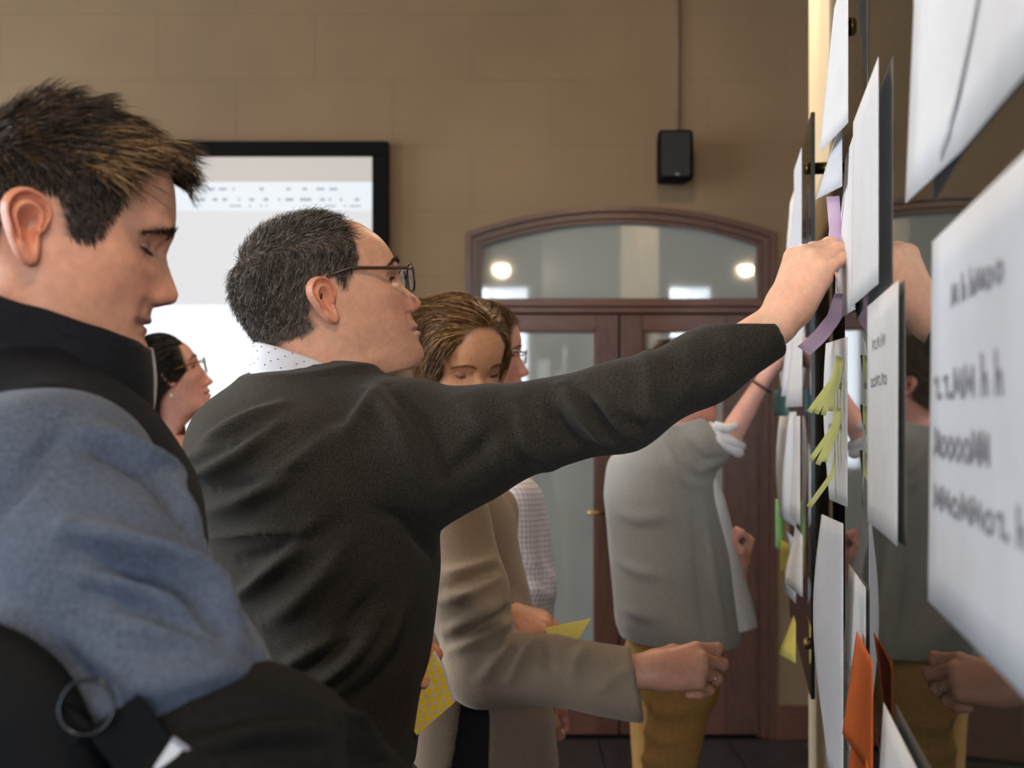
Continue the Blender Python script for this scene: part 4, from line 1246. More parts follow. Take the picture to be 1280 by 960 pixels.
Vb, Qb, Cb = link(Vb, Qb, Cb, True, [NB2, P(518, 560, 1.50), P(778, 507, 1.44), P(925, 434, 1.46)], [0.045, 0.05, 0.04, 0.028], True)
Vb, Qb, Cb = link(Vb, Qb, Cb, True, [NB2, np.array([-0.37, 1.77, 1.43]), np.array([-0.335, 1.84, 1.17]), P(420, 768, 1.68)], [0.045, 0.045, 0.04, 0.028], True)
man2 = person('man in dark grey sweater and glasses reaching up to the glass board', P(400, 520, 1.62) * np.array([1, 1, 0]), Vb, Qb, Cb)

M_KNIT = mat('charcoal_knit', (55, 51, 45), 0.9, 0.15, noise=0.45, nscale=420, bump=0.55, bscale=700, sheen=0.10)
T2 = lambda px, py, d=1.62: P(px, py, d)
fd = Field((-0.60, 1.28, 0.98), (0.40, 1.98, 1.62), 0.0058)
rows = []
for (py, cpx, a, b) in ((960, 402, .172, .112), (900, 408, .175, .116), (800, 411, .19, .130), (700, 404, .215, .150), (610, 386, .234, .163), (560, 378, .230, .162), (520, 376, .202, .146), (492, 376, .155, .112), (472, 380, .092, .078)):
    q = T2(cpx, py); rows.append((q[2], q[0], q[1], a, b))
fd.column(rows, 0.576, p=2.1)
fd.cone(P(392, 500, 1.62), P(505, 545, 1.52), 0.062, 0.072, 0.06)
fd.cone(P(375, 500, 1.66), P(352, 545, 1.78), 0.06, 0.065, 0.05)
S2, E2, C2 = P(518, 560, 1.50), P(778, 507, 1.44), P(970, 409, 1.458)
fd.chain([S2, P(600, 550, 1.475), E2, P(880, 459, 1.455), C2], [0.080, 0.066, 0.0535, 0.046, 0.0375], 0.045)
fd.cone(P(470, 575, 1.53), P(545, 585, 1.49), 0.07, 0.06, 0.06)
fd.chain([np.array([-0.37, 1.77, 1.43]), np.array([-0.335, 1.84, 1.17]), P(459, 767, 1.63)], [0.062, 0.052, 0.034], 0.03)
fd.cone(P(384, 452, 1.62), P(384, 486, 1.62), 0.070, 0.066, 0.0, mode='s')
fd.plane_cut(P(966, 412, 1.458), C2 - P(880, 459, 1.455))
fd.plane_cut((0, 0, 1.015), (0, 0, -1))
V, Q = fd.mesh()
FOLD2 = [([(232, 600), (262, 592), (300, 572), (345, 535)], .012, .011), ([(228, 580), (262, 568), (292, 556)], .009, .007), ([(250, 560), (300, 530), (350, 505)], .014, .007),
    ([(255, 640), (300, 628), (360, 590), (420, 540)], .013, .009), ([(262, 672), (330, 664), (388, 662)], .006, .006), ([(290, 752), (330, 722), (372, 680), (396, 652)], .010, .009),
    ([(330, 780), (370, 755), (410, 715), (440, 670)], .014, .007), ([(352, 835), (420, 800), (460, 770)], .010, .010), ([(374, 862), (412, 846), (446, 812), (478, 768)], .011, .012),
    ([(400, 880), (440, 850), (490, 790), (510, 740)], .012, .008), ([(420, 560), (450, 520), (470, 490)], .012, .006), ([(470, 640), (505, 650), (540, 690)], .012, -.006),
    ([(270, 612), (320, 606), (380, 585)], .007, -.007), ([(300, 700), (350, 690), (420, 650)], .010, -.006), ([(380, 830), (430, 795), (470, 740)], .010, -.008),
    ([(486, 482), (520, 520), (542, 575), (548, 622)], .012, -.008), ([(462, 486), (500, 530), (520, 590)], .014, .006), ([(575, 500), (610, 545), (640, 600)], .018, .006),
    ([(560, 600), (600, 560), (640, 520)], .012, -.006), ([(700, 482), (722, 515), (752, 545), (790, 556)], .010, .011), ([(688, 500), (704, 540), (735, 566)], .010, -.009),
    ([(752, 500), (772, 530), (796, 548)], .008, .009), ([(735, 498), (752, 528), (776, 552)], .007, -.009), ([(806, 440), (812, 480), (800, 540)], .012, .007), ([(640, 500), (655, 550), (690, 590)], .014, .006),
    ([(726, 480), (745, 500), (790, 515), (820, 520)], .009, .006), ([(860, 430), (866, 470), (850, 500)], .014, .004), ([(905, 412), (914, 440), (905, 468)], .010, .003), ([(850, 470), (890, 462), (930, 440)], .016, -.003)]
V = folds(V, Q, [(a, b * 0.85, c * 2.1) for a, b, c in FOLD2]); V = ruffle(V, Q, 0.0022, 16, 5); V = smooth(V, Q, 1, 0.3)
sw2 = cloth('sweater', V, Q, M_KNIT, man2)
# shirt collar with small dots
M_COLLAR = mat('white_shirt', (226, 228, 236), 0.8, noise=0.03, nscale=60, bump=0.2, bscale=300)
def ring(c, fdir, ldir, a, b, tilt, n=72):
    c = np.asarray(c, float); out = []
    for i in range(n):
        t = 2 * math.pi * i / n
        out.append(c + fdir * a * math.cos(t) + ldir * b * math.sin(t) + np.array([0, 0, 1.]) * (tilt * math.cos(t)))
    return np.array(out)
def band_mesh(rings):
    n = len(rings[0]); V = np.concatenate(rings); R = len(rings)
    ii, jj = np.meshgrid(np.arange(R - 1), np.arange(n), indexing='ij'); j2 = (jj + 1) % n
    return V, np.stack([ii * n + jj, ii * n + j2, (ii + 1) * n + j2, (ii + 1) * n + jj], -1).reshape(-1, 4)
f2 = np.array([math.cos(.35), math.sin(.35), 0]); l2 = np.array([-f2[1], f2[0], 0])
cc = P(382, 458, 1.62)
R_ = []
for (dz, da, db) in ((-0.05, 0.006, 0.012), (-0.02, 0.004, 0.006), (0.0, 0.001, 0.001), (0.0035, -0.0005, -0.001), (0.0, -0.003, -0.004), (-0.04, -0.002, -0.003)):
    R_.append(ring(cc + np.array([0, 0, dz + 0.004]), f2, l2, 0.0735 + da, 0.0695 + db, -0.026))
V, Q = band_mesh(R_)
col2 = cloth('shirt_collar', V, Q, M_COLLAR, man2); fix_normals(col2)
dots = MB(); random.seed(7)
for k in range(70):
    t = 2 * math.pi * ((k * 0.618) % 1); dz = -0.030 + 0.031 * ((k * 0.37) % 1)
    w = (0.0 - dz) / 0.05
    c = cc + np.array([0, 0, dz + 0.004]) + f2 * (0.0750 + 0.006 * w) * math.cos(t) + l2 * (0.0712 + 0.012 * w) * math.sin(t) + np.array([0, 0, -0.026 * math.cos(t)])
    nn = f2 * math.cos(t) + l2 * math.sin(t)
    dots.lathe([(0.0001, 0.0006), (0.0009, 0.0004), (0.0011, -0.001)], c, nn, 6)
o = dots.build('collar_dots', mat('navy_dots', (70, 76, 100), 0.8), None); o.parent = col2; o['kind'] = 'stuff'
# hair, brows, eyes, glasses
def flow2(R): 
    d = np.stack([-0.35 + 0 * R[:, 0], R[:, 1] * 2.0, -0.55 + 0 * R[:, 0]], 1)
    up = np.clip((R[:, 2] - 0.07) / 0.03, 0, 1)[:, None]
    return d * (1 - up) + up * np.array([0.8, 0.0, 0.1])
hr = head_hair(h2, HAIR2, None, 15000, lambda R, g: (0.008 + 0.010 * np.clip((R[:, 2] + 0.03) / 0.1, 0, 1)) * (0.6 + 0.8 * g.rand(len(R))), 0.00045, flow2,
    [(46, 41, 37), (62, 56, 50), (94, 87, 80), (148, 138, 128), (40, 36, 33), (180, 172, 162), (58, 50, 42), (110, 100, 90)], 11, lift=0.55, wob=0.42)
wear(man2, hr)
brows(h2, h2.lm['brow'] + 0.003, man2, (70, 56, 46), seed=5)
eyes(h2, h2.lm['eye'], look=(1, 0.05, 0.05), lid=0.35, lidcol=(206, 146, 116), parent=man2)
M_FRAME = mat('tortoise_frame', (72, 54, 40), 0.3, 0.6, noise=0.25, nscale=60)
M_FRAMED = mat('navy_frame', (30, 32, 44), 0.3, 0.6, noise=0.1)
M_LENS = mat('lens_glass', (235, 240, 245), 0.03, 0.3, noise=0.01, alpha=0.10)
M_STEEL = mat('steel', (190, 190, 196), 0.2, 0.5, 1.0, noise=0.05)
def glasses(hd, person_o, eye_z, x_off, half=0.026, y_c=0.034, hgt=0.020, ear_x=-0.012, ear_z=0.012, m_front=None, m_temple=None, r=0.0016, rt=0.0022, power=2.6, tilt=0.12):
    mf = m_front or M_FRAME; mt = m_temple or M_FRAME
    g = mesh_obj('glasses', hd.world(np.array([[0, 0, 0], [0, 0, 0.0001], [0.0001, 0, 0]])), [(0, 1, 2)], mf)
    g0 = MB()
    xfr = hd.loc_front(eye_z) + x_off
    def lens_pts(sg, n=40, k=1.0):
        out = []
        for i in range(n):
            t = 2 * math.pi * i / n
            c, q = math.cos(t), math.sin(t)
            y = math.copysign(abs(c) ** (2 / power), c) * half * k; z = math.copysign(abs(q) ** (2 / power), q) * hgt * k
            yy = sg * y_c + y
            out.append((xfr - 0.4 * yy * yy - z * -tilt * 0.0 + z * tilt, yy, eye_z + z))
        return np.array(out)
    bpy.data.objects.remove(g)
    for sg in (-1, 1):
        L = hd.world(lens_pts(sg)); g0.tube(list(L) + [L[0], L[1]], r, 8, False)
    a, b = lens_pts(1)[20], lens_pts(-1)[0]
    br = hd.world(np.array([[a[0], a[1] - 0.001, eye_z + 0.005], [xfr + 0.003, 0, eye_z + 0.008], [b[0], b[1] + 0.001, eye_z + 0.005]]))
    g0.tube(list(br), r * 1.1, 8)
    g = g0.build('glasses', mf, None, True); keep(g, person_o)
    for sg in (-1, 1):
        L = lens_pts(sg, 40, 0.98); cpt = L.mean(0); V = np.vstack([hd.world(L), hd.world([cpt + np.array([0.0012, 0, 0])])]); n = len(L)
        ln = mesh_obj('lens', V, [(i, (i + 1) % n, n) for i in range(n)], M_LENS); ln.parent = g
        hinge = lens_pts(sg)[0 if sg > 0 else 20] + np.array([0.0, sg * 0.002, hgt * 0.55])
        sd = hd.surf_side(ear_x, ear_z, sg)
        pts = [hinge, hinge + np.array([-0.006, sg * 0.004, 0.0005]), np.array([ear_x + 0.03, sd[1] + sg * 0.004, ear_z + 0.004]), np.array([ear_x, sd[1] + sg * 0.0035, ear_z]), np.array([ear_x - 0.014, sd[1] + sg * 0.002, ear_z - 0.012]), np.array([ear_x - 0.020, sd[1] + sg * 0.002, ear_z - 0.03])]
        tb = MB().tube(list(hd.world(np.array(pts))), [rt, rt * 1.1, rt * 1.25, rt * 1.2, rt, rt * 0.9], 8).build('temple', mt, None, True); tb.parent = g
        hp = hd.world(np.array([hinge + np.array([-0.002, sg * 0.003, 0]), hinge + np.array([-0.012, sg * 0.0046, 0.001])]))
        hh_ = MB().tube(list(hp), rt * 1.25, 8).build('hinge', M_STEEL, None, True); hh_.parent = g
    return g
glasses(h2, man2, h2.lm['eye'] - 0.003, 0.009, ear_x=h2.loc(414, 350)[0] - 0.012, ear_z=h2.loc(414, 350)[1], m_front=M_FRAMED)
(tr, sh) = legs((-0.275, 1.63, 0.93), 0.5, step=(0.05, -0.08), waist=1.05)
M_TROU = mat('dark_trousers', (44, 42, 42), 0.85, 0.2, noise=0.2, nscale=200, bump=0.3, bscale=500)
M_SHOE = mat('black_leather', (26, 24, 24), 0.35, noise=0.15, nscale=60)
cloth('trousers', tr[0], tr[1], M_TROU, man2)
for s_ in sh: cloth('shoe', s_[0], s_[1], M_SHOE, man2)
# ------------------------------------------------------------------ the man in the blue-grey sleeve (closest to the camera)
h1 = Head((42, 302), 1.04, 0.375, -0.16, [(0, 0)], [(0, 0)], fore=1.035)
O1 = [(92, 560), (98, 525), (112, 495), (135, 475), (158, 466), (174, 458), (182, 447), (185, 438), (183.5, 430), (180, 423), (182, 415), (183, 411), (180.5, 407.5), (188.5, 402.5), (188.5, 395), (191, 386), (193, 383.5),
      (212, 381), (220, 377.5), (222.5, 370), (219, 357), (214, 343), (210, 328), (209.5, 318), (213.5, 306), (217.5, 294), (219.5, 280), (220, 262), (218.5, 240), (214, 218), (206, 195),
      (190, 165), (165, 142), (130, 126), (85, 117), (40, 118), (0, 132), (-36, 160), (-62, 205), (-70, 255), (-62, 305), (-44, 350), (-36, 390), (-42, 430), (-55, 480), (-60, 520)]
landmarks(h1, nasion=(209.5, 316), subnasale=(192.5, 384), brow=(216, 296), eye=(196, 318), mouth=(181, 407.5), chin=(182, 452))
split_outline(h1, O1, 31, 42, 24)
h1.build(h1.lm, std_widths(h1, 0.062, 0.070, 0.077, 0.060), face_feats(h1), nose_w=(0.0075, 0.0185), rows=260, cols=220)
HAIR1 = [(216, 90), (213, 222), (203, 214), (190, 205), (168, 210), (158, 222), (153, 238), (150, 262), (140, 288), (118, 318), (84, 310), (80, 290), (72, 262), (50, 250), (24, 256), (8, 285), (0, 320), (-20, 380), (-120, 400), (-120, 80)]
body1 = skin_head(h1, (214, 152, 122), (-1, 1), (37, 299, 0.000), (0.040, 0.068, 0.36), lips=(168, 100, 90), stubble=((150, 116, 100), 0.30), scalp=((50, 40, 34), HAIR1), cheeks=0.10, seed=8)
def U(px, py, d): return P(px, py, d)
# hands rest in front of the body, out of the picture
A1s, A1e, A1w = P(60, 605, 0.88), P(222, 880, 0.80), P(430, 1075, 0.86)
fd = Field(A1w + np.array([-0.12, -0.15, -0.15]), A1w + np.array([0.22, 0.18, 0.15]), 0.003)
t_ = hand_geom(fd, A1w, (0.9, 0.35, -0.1), (-0.2, 0.5, -0.8), (0.1, 0.7, 0.6), [(30, 40, 25)] * 4, [(0.7, 0.5, 0.4), (0.9, 0.1, 0.3), (0.9, 0, 0.3)], 1.0, forearm=P(350, 1000, 0.83))
Vh, Qh = fd.mesh(); hand1 = (Vh, Qh, skin_color(Vh, (214, 156, 124), t_, 4))
Vb, Qb, Cb = join(body1, hand1)
NB1 = P(30, 500, 1.04)
Vb, Qb, Cb = link(Vb, Qb, Cb, True, [NB1, NB1 - np.array([0, 0, 0.10]), np.array([-0.45, 1.04, 1.2]), np.array([-0.45, 1.04, 0.98])], [0.05, 0.12, 0.10, 0.11], False)
Vb, Qb, Cb = link(Vb, Qb, Cb, True, [NB1, A1s, A1e, P(350, 1000, 0.83)], [0.045, 0.05, 0.04, 0.028], True)
man1 = person('man in a black vest and blue-grey sleeves looking down, short brown hair', np.array([-0.45, 1.04, 0]), Vb, Qb, Cb)

M_FLEECE = mat('blue_grey_fleece', (84, 92, 108), 0.95, 0.15, noise=0.22, nscale=260, bump=0.45, bscale=420, sheen=0.15)
M_VEST = mat('black_fleece', (20, 20, 23), 0.9, 0.1, noise=0.3, nscale=240, bump=0.5, bscale=420, sheen=0.04)
M_RIB = mat('black_rib_knit', (24, 25, 30), 0.9, 0.2, noise=0.25, nscale=200, bump=0.5, bscale=300, sheen=0.04)
M_COAT = mat('black_coat', (24, 23, 21), 0.8, 0.15, noise=0.2, nscale=160, bump=0.3, bscale=300)
# vest
fd = Field((-0.78, 0.72, 0.95), (-0.10, 1.34, 1.62), 0.0058)
yaw1 = 0.40
rows = []
for (z, cx, cy, a, b) in ((0.96, -.455, 1.03, .185, .130), (1.10, -.455, 1.03, .190, .138), (1.25, -.458, 1.03, .20, .158), (1.38, -.454, 1.03, .21, .168), (1.44, -.454, 1.03, .205, .163), (1.49, -.456, 1.035, .175, .130), (1.525, -.462, 1.04, .13, .105), (1.55, -.462, 1.04, .085, .088)):
    rows.append((z, cx, cy, a, b))
fd.column(rows, yaw1, p=2.15)
fd.cone(P(30, 505, 1.02), P(62, 548, 0.90), 0.052, 0.046, 0.05)
fd.cone(P(10, 505, 1.06), P(60, 548, 1.20), 0.052, 0.046, 0.05)
fd.cone((-.452, 1.04, 1.50), (-.452, 1.04, 1.62), 0.070, 0.072, 0.0, mode='s')
fd.plane_cut((0, 0, 0.97), (0, 0, -1))
V, Q = fd.mesh(); V = ruffle(V, Q, 0.003, 10, 2)
vest = cloth('vest', V, Q, M_VEST, man1)
# stand-up collar with a pale edge
f1 = np.array([math.cos(.40), math.sin(.40), 0]); l1 = np.array([-f1[1], f1[0], 0])
def collar_pt(t, v, r0, n_off=0.0):
    """t: angle from the front opening round the neck, v: 0 bottom .. 1 top"""
    cb = P(48, 530, 1.045); ct = P(54, 398, 1.045)
    c = cb + (ct - cb) * v
    a = 0.090 - 0.002 * v + n_off; b = 0.088 - 0.004 * v + n_off
    tilt = -0.016 * math.cos(t) * v - 0.012 * math.cos(t)
    return c + f1 * a * math.cos(t) + l1 * b * math.sin(t) + np.array([0, 0, tilt]) + f1 * 0.004 * v
n_t, n_v = 90, 12
Vc = []
gap = 0.10
for side_off in (0.0045, -0.0045):
    for j in range(n_v + 1):
        v = j / n_v
        for i in range(n_t + 1):
            t = gap + (2 * math.pi - 2 * gap) * i / n_t
            bulge = 0.006 * math.sin(math.pi * v) + (0.003 if v > 0.9 else 0) * 0
            Vc.append(collar_pt(t, v, 0, side_off + bulge))
W_ = n_t + 1; S_ = (n_v + 1) * W_
Qc = []
for j in range(n_v):
    for i in range(n_t):
        a = j * W_ + i; Qc.append((a, a + 1, a + 1 + W_, a + W_)); b = a + S_; Qc.append((b, b + W_, b + 1 + W_, b + 1))
for i in range(n_t):
    a = n_v * W_ + i; Qc.append((a, a + 1, a + 1 + S_, a + S_))
for j in range(n_v):
    a = j * W_; Qc.append((a, a + W_, a + W_ + S_, a + S_)); a = j * W_ + n_t; Qc.append((a, a + S_, a + W_ + S_, a + W_))
Vc = np.array(Vc); Vc = Vc + 0.0015 * vnoise(Vc, 40, 3)[:, None]
col1 = cloth('collar', Vc, np.array(Qc), M_RIB, man1); fix_normals(col1)
M_PIPE = mat('pale_piping', (176, 166, 166), 0.9, noise=0.2, nscale=300, bump=0.4, bscale=500)
for tt in (gap, 2 * math.pi - gap):
    pts = [collar_pt(tt, v, 0, 0.004 + 0.006 * math.sin(math.pi * v)) for v in np.linspace(0.05, 1, 12)] + [collar_pt(tt, 1, 0, -0.004)]
    cloth('collar_piping', *(lambda m: (np.array(m.v), m.f))(MB().tube(pts, 0.0024, 8)), M_PIPE, man1)
# sleeves: near arm, far arm
def sleeve(pts, rs, h, lo, hi, cut=None):
    fd = Field(lo, hi, h); fd.chain(pts, rs, 0.03)
    return fd
fd = Field((-0.66, 0.66, 1.10), (-0.06, 1.10, 1.56), 0.005)
fd.chain([P(20, 585, 0.93), P(52, 615, 0.875), P(122, 718, 0.83), P(203, 850, 0.80), P(232, 888, 0.80)], [0.066, 0.067, 0.066, 0.063, 0.057], 0.05)
fd.cone(P(36, 570, 0.95), P(88, 604, 0.90), 0.050, 0.060, 0.05)
fd.cone(P(228, 880, 0.80), P(380, 1050, 0.84), 0.056, 0.045, 0.03)
V, Q = fd.mesh()
FOLD1 = [([(85, 660), (140, 678), (200, 705), (262, 745), (298, 790)], .011, .011), ([(95, 690), (150, 712), (215, 748), (270, 790), (305, 800)], .009, -.010), ([(110, 712), (170, 735), (225, 765), (285, 800)], .010, .011),
    ([(125, 742), (180, 765), (240, 795), (312, 822)], .009, -.009), ([(140, 760), (200, 788), (260, 806), (318, 815)], .010, .008), ([(95, 535), (140, 550), (190, 585), (225, 640), (250, 690)], .012, .008),
    ([(100, 555), (150, 570), (195, 610), (228, 660)], .009, -.008), ([(5, 640), (40, 580), (95, 515)], .007, -.005), ([(60, 800), (100, 845), (150, 880)], .010, -.005), ([(0, 760), (50, 800), (80, 850)], .012, .007), ([(160, 860), (230, 850), (310, 836)], .012, .006)]
V = folds(V, Q, [(a, b * 0.9, c * 2.7) for a, b, c in FOLD1]); V = ruffle(V, Q, 0.002, 14, 7); V = smooth(V, Q, 1, 0.3)
cloth('sleeve', V, Q, M_FLEECE, man1)
fd = Field((-0.66, 1.00, 1.0), (-0.05, 1.42, 1.56), 0.008)
fd.chain([np.array([-.50, 1.15, 1.45]), np.array([-.52, 1.24, 1.42]), np.array([-.50, 1.27, 1.17]), np.array([-.28, 1.18, 1.05])], [0.06, 0.07, 0.06, 0.04], 0.03)
V, Q = fd.mesh(); V = ruffle(V, Q, 0.003, 14, 9)
cloth('sleeve', V, Q, M_FLEECE, man1)
# hair
def flow1(R):
    side = np.clip((0.085 - R[:, 2]) / 0.04, 0, 1)[:, None]
    top = np.stack([np.full(len(R), 1.0), -0.12 + 0 * R[:, 0], np.full(len(R), 0.10)], 1)
    sd = np.stack([0.35 + 0 * R[:, 0], 0 * R[:, 0], np.full(len(R), -0.8)], 1)
    return top * (1 - side) + sd * side
def len1(R, g):
    t = np.clip((R[:, 2] - 0.03) / 0.07, 0, 1)
    return (0.008 + 0.032 * t ** 1.3) * (0.65 + 0.7 * g.rand(len(R)))
def extra1(R, k):
    top = np.clip((R[:, 2] - 0.06) / 0.04, 0, 1)[:, None]
    return top * np.stack([0.2 + 0 * R[:, 0], 0.9 * vnoise(R, 75, 4), -0.45 * k + 0.8 * vnoise(R, 85, 9)], 1)
hr = head_hair(h1, HAIR1, None, 16000, len1, 0.00055, flow1, [(38, 31, 25), (50, 40, 31), (66, 50, 36), (86, 64, 42), (34, 28, 24), (112, 84, 54), (54, 43, 34)], 21, lift=lambda R, k: (0.40 + 0.25 * np.clip((R[:, 2] - 0.06) / 0.05, 0, 1)) * (1 - 0.75 * k), wob=0.10, extra=extra1, K=6)
wear(man1, hr)
fr_ = head_hair(h1, HAIR1, None, 1500, lambda R, g: 0.046 * (0.6 + 0.6 * g.rand(len(R))), 0.0008, flow1, [(150, 114, 74), (118, 90, 60), (172, 134, 90), (92, 70, 48)], 22, lift=lambda R, k: 0.75 * (1 - 0.9 * k) + 0 * R[:, 0], wob=0.12, K=6, extra=extra1, name='fringe',
    yside=lambda c: (c[:, 0] > 0.03) & (c[:, 2] > 0.06))
wear(man1, fr_)
brows(h1, h1.lm['brow'] - 0.006, man1, (52, 38, 29), arch=0.004, n=260, seed=6, thick=1.7, width=0.0004)
eyes(h1, h1.lm['eye'] - 0.001, look=(1, 0, -0.6), lid=0.92, low=0.5, lidcol=(176, 120, 96), parent=man1, sink=0.011)
(tr, sh) = legs((-0.45, 1.04, 0.90), 0.4, step=(0.03, -0.03), waist=1.0)
cloth('trousers', tr[0], tr[1], M_TROU, man1)
for s_ in sh: cloth('shoe', s_[0], s_[1], M_SHOE, man1)

# ------------------------------------------------------------------ black coat hung over his forearm
fd = Field((-0.42, 0.62, 0.92), (0.02, 1.02, 1.34), 0.005)
fd.chain([P(240, 912, 0.785), P(295, 938, 0.785), P(352, 968, 0.79), P(437, 1024, 0.82)], [0.052, 0.055, 0.055, 0.05], 0.02)
fd.chain([P(232, 925, 0.785), P(262, 975, 0.77), P(300, 1120, 0.77)], [0.058, 0.064, 0.06], 0.03)
fd.chain([P(320, 965, 0.78), P(360, 1040, 0.77), P(400, 1150, 0.77)], [0.06, 0.064, 0.06], 0.04)
fd.chain([P(430, 1030, 0.82), P(420, 1100, 0.79)], [0.05, 0.06], 0.04)
V, Q = fd.mesh()
V = folds(V, Q, [([(215, 895), (260, 905), (330, 888), (400, 900)], .008, -.007), ([(240, 935), (310, 915), (380, 915), (440, 925)], .009, .010), ([(250, 955), (330, 935), (420, 945)], .008, -.008), ([(395, 880), (420, 905), (432, 950)], .007, .008), ([(420, 890), (450, 905), (480, 940)], .006, .008)])
V = ruffle(V, Q, 0.003, 18, 12)
coat = mesh_obj('coat', V, Q, M_COAT); tag(coat, 'black coat draped over the forearm of the man in blue-grey sleeves', 'coat')
fl_ = MB()
a, b, c, d = P(418, 900, 0.748), P(446, 908, 0.758), P(482, 945, 0.78), P(446, 952, 0.757)
fl_.prism([a, b, c, d], (0.002, 0.004, -0.003)); o = fl_.build('pocket_flap', M_COAT); o.parent = coat

# ------------------------------------------------------------------ shoulder bag with ring and tag
M_BAG = mat('black_bag_nylon', (11, 12, 14), 0.7, 0.2, noise=0.2, nscale=150, bump=0.25, bscale=350)
bag = empty('shoulder_bag', P(40, 1150, 0.74)); tag(bag, 'black shoulder bag with a metal ring and white tag below a blue-grey sleeve', 'bag')
fd = Field((-0.50, 0.60, 0.78), (-0.16, 0.86, 1.40), 0.005)
fd.chain([P(-60, 856, 0.73), P(10, 892, 0.725), P(66, 902, 0.72)], [0.036, 0.030, 0.012], 0.02, flat=(0, 1, 0), ratio=0.5)
fd.cone(P(-40, 930, 0.73), P(20, 1150, 0.73), 0.075, 0.09, 0.04, flat=(0, 1, 0), ratio=0.5)
fd.cone(P(46, 985, 0.73), P(90, 1150, 0.73), 0.032, 0.06, 0.04, flat=(0, 1, 0), ratio=0.5)
V, Q = fd.mesh(); o = mesh_obj('bag_body', V, Q, M_BAG); keep(o, bag)
M_RINGM = mat('dark_steel', (54, 56, 58), 0.25, 0.5, 1.0, noise=0.1)
rc = P(108, 884, 0.705); rn = []
for i in range(41):
    t = 2 * math.pi * i / 40; rn.append(rc + np.array([math.cos(t) * 0.0172, 0.004 * math.sin(t), math.sin(t) * 0.0165]))
MB().tube(rn, 0.0016, 8, False).build('ring', M_RINGM, bag, True)
st = MB(); 
s0, s1 = P(152, 906, 0.713), P(275, 1065, 0.722)
ax = nrm(s1 - s0); sd = nrm(np.cross(ax, (0, 1, 0))); 
def strap_box(a, b, w, th, m, name):
    a = np.asarray(a); b = np.asarray(b); q = nrm(b - a); s = nrm(np.cross(q, (0, 1, 0))); y = np.array([0, 1, 0.])
    mb = MB(); mb.prism([a + s * w / 2 - y * th, b + s * w / 2 - y * th, b - s * w / 2 - y * th, a - s * w / 2 - y * th], y * th * 2)
    return mb.build(name, m, bag)
strap_box(s0 - ax * 0.010, s1, 0.040, 0.0018, M_BAG, 'strap')
strap_box(P(66, 886, 0.712), P(104, 918, 0.712), 0.016, 0.002, M_BAG, 'strap_loop')
strap_box(P(226, 934, 0.7085), P(204, 968, 0.7085), 0.0145, 0.0006, M_PAPER, 'tag')
strap_box(P(229, 929, 0.708), P(225.5, 934, 0.708), 0.0145, 0.0008, mat('tag_grey', (150, 150, 160), 0.6), 'tag_hem')
# ------------------------------------------------------------------ a general head for people seen small or from the front
GF = [(0.030, -0.200), (0.033, -0.165), (0.045, -0.138), (0.072, -0.120), (0.090, -0.111), (0.099, -0.103), (0.101, -0.095), (0.097, -0.085), (0.1035, -0.077), (0.100, -0.0705), (0.1045, -0.064), (0.100, -0.0535),
      (0.108, -0.0505), (0.119, -0.046), (0.121, -0.041), (0.117, -0.033), (0.109, -0.015), (0.1015, 0.004), (0.1035, 0.018), (0.1065, 0.040), (0.101, 0.068), (0.086, 0.094), (0.052, 0.117), (0.0, 0.127)]
GB = [(0.0, 0.127), (-0.048, 0.115), (-0.083, 0.082), (-0.097, 0.037), (-0.094, -0.005), (-0.078, -0.045), (-0.062, -0.078), (-0.058, -0.11), (-0.062, -0.165), (-0.066, -0.200)]
def gen_head(px, py, d, yaw, pitch, k=1.0, roll=0.0, male=False, rows=170, cols=150, w=(0.056, 0.066, 0.075, 0.050)):
    h = Head((px, py), d, yaw, pitch, [(0, 0)], [(0, 0)], roll)
    h.front = np.array(GF)[::-1] * k; h.back = np.array(GB) * k
    h.lm = {a: b * k for a, b in dict(nasion=0.004, subnasale=-0.0535, brow=0.018, eye=0.001, mouth=-0.0705, chin=-0.103).items()}
    h.lm['crown_start'] = 0.045 * k
    h.build(h.lm, std_widths(h, w[0] * k, w[1] * k, w[2] * k, w[3] * k), face_feats(h, male=male), rows=rows, cols=cols, nose_w=(0.0065, 0.0165))
    return h
def gen_skin(h, base, ears=True, **kw):
    C = head_colors(h, base, **kw); parts = [(h.world(h.V), h.Q, C)]
    if ears:
        for sd in (-1, 1):
            V, Q = ear_mesh(0.034, 0.058, sd, 0.35); s0 = h.surf_side(-0.005, -0.002, sd)
            V = V + np.array([-0.004, s0[1] + sd * 0.003, -0.002]); parts.append((h.world(V), Q, np.tile(np.array(lin(base)) * np.array([1, .86, .83]), (len(V), 1))))
    return join(*parts)
def mk_hand(W, fwd, palm, side, curl, thumb, forearm, base, k=0.92, h=0.0026, fr=(0.026, 0.032), seed=4, pad=0.17, cut=None, spread=(0.10, 0.02, -0.05, -0.14)):
    W = np.asarray(W, float); fa = np.asarray(forearm, float)
    fd = Field(np.minimum(W, fa) - pad, np.maximum(W, fa) + pad, h)
    tp = hand_geom(fd, W, fwd, palm, side, curl, thumb, k, spread, fa, fr)
    V, Q = fd.mesh(); V = smooth(V, Q, 1, 0.4)
    return (V, Q, skin_color(V, base, tp, seed)), tp

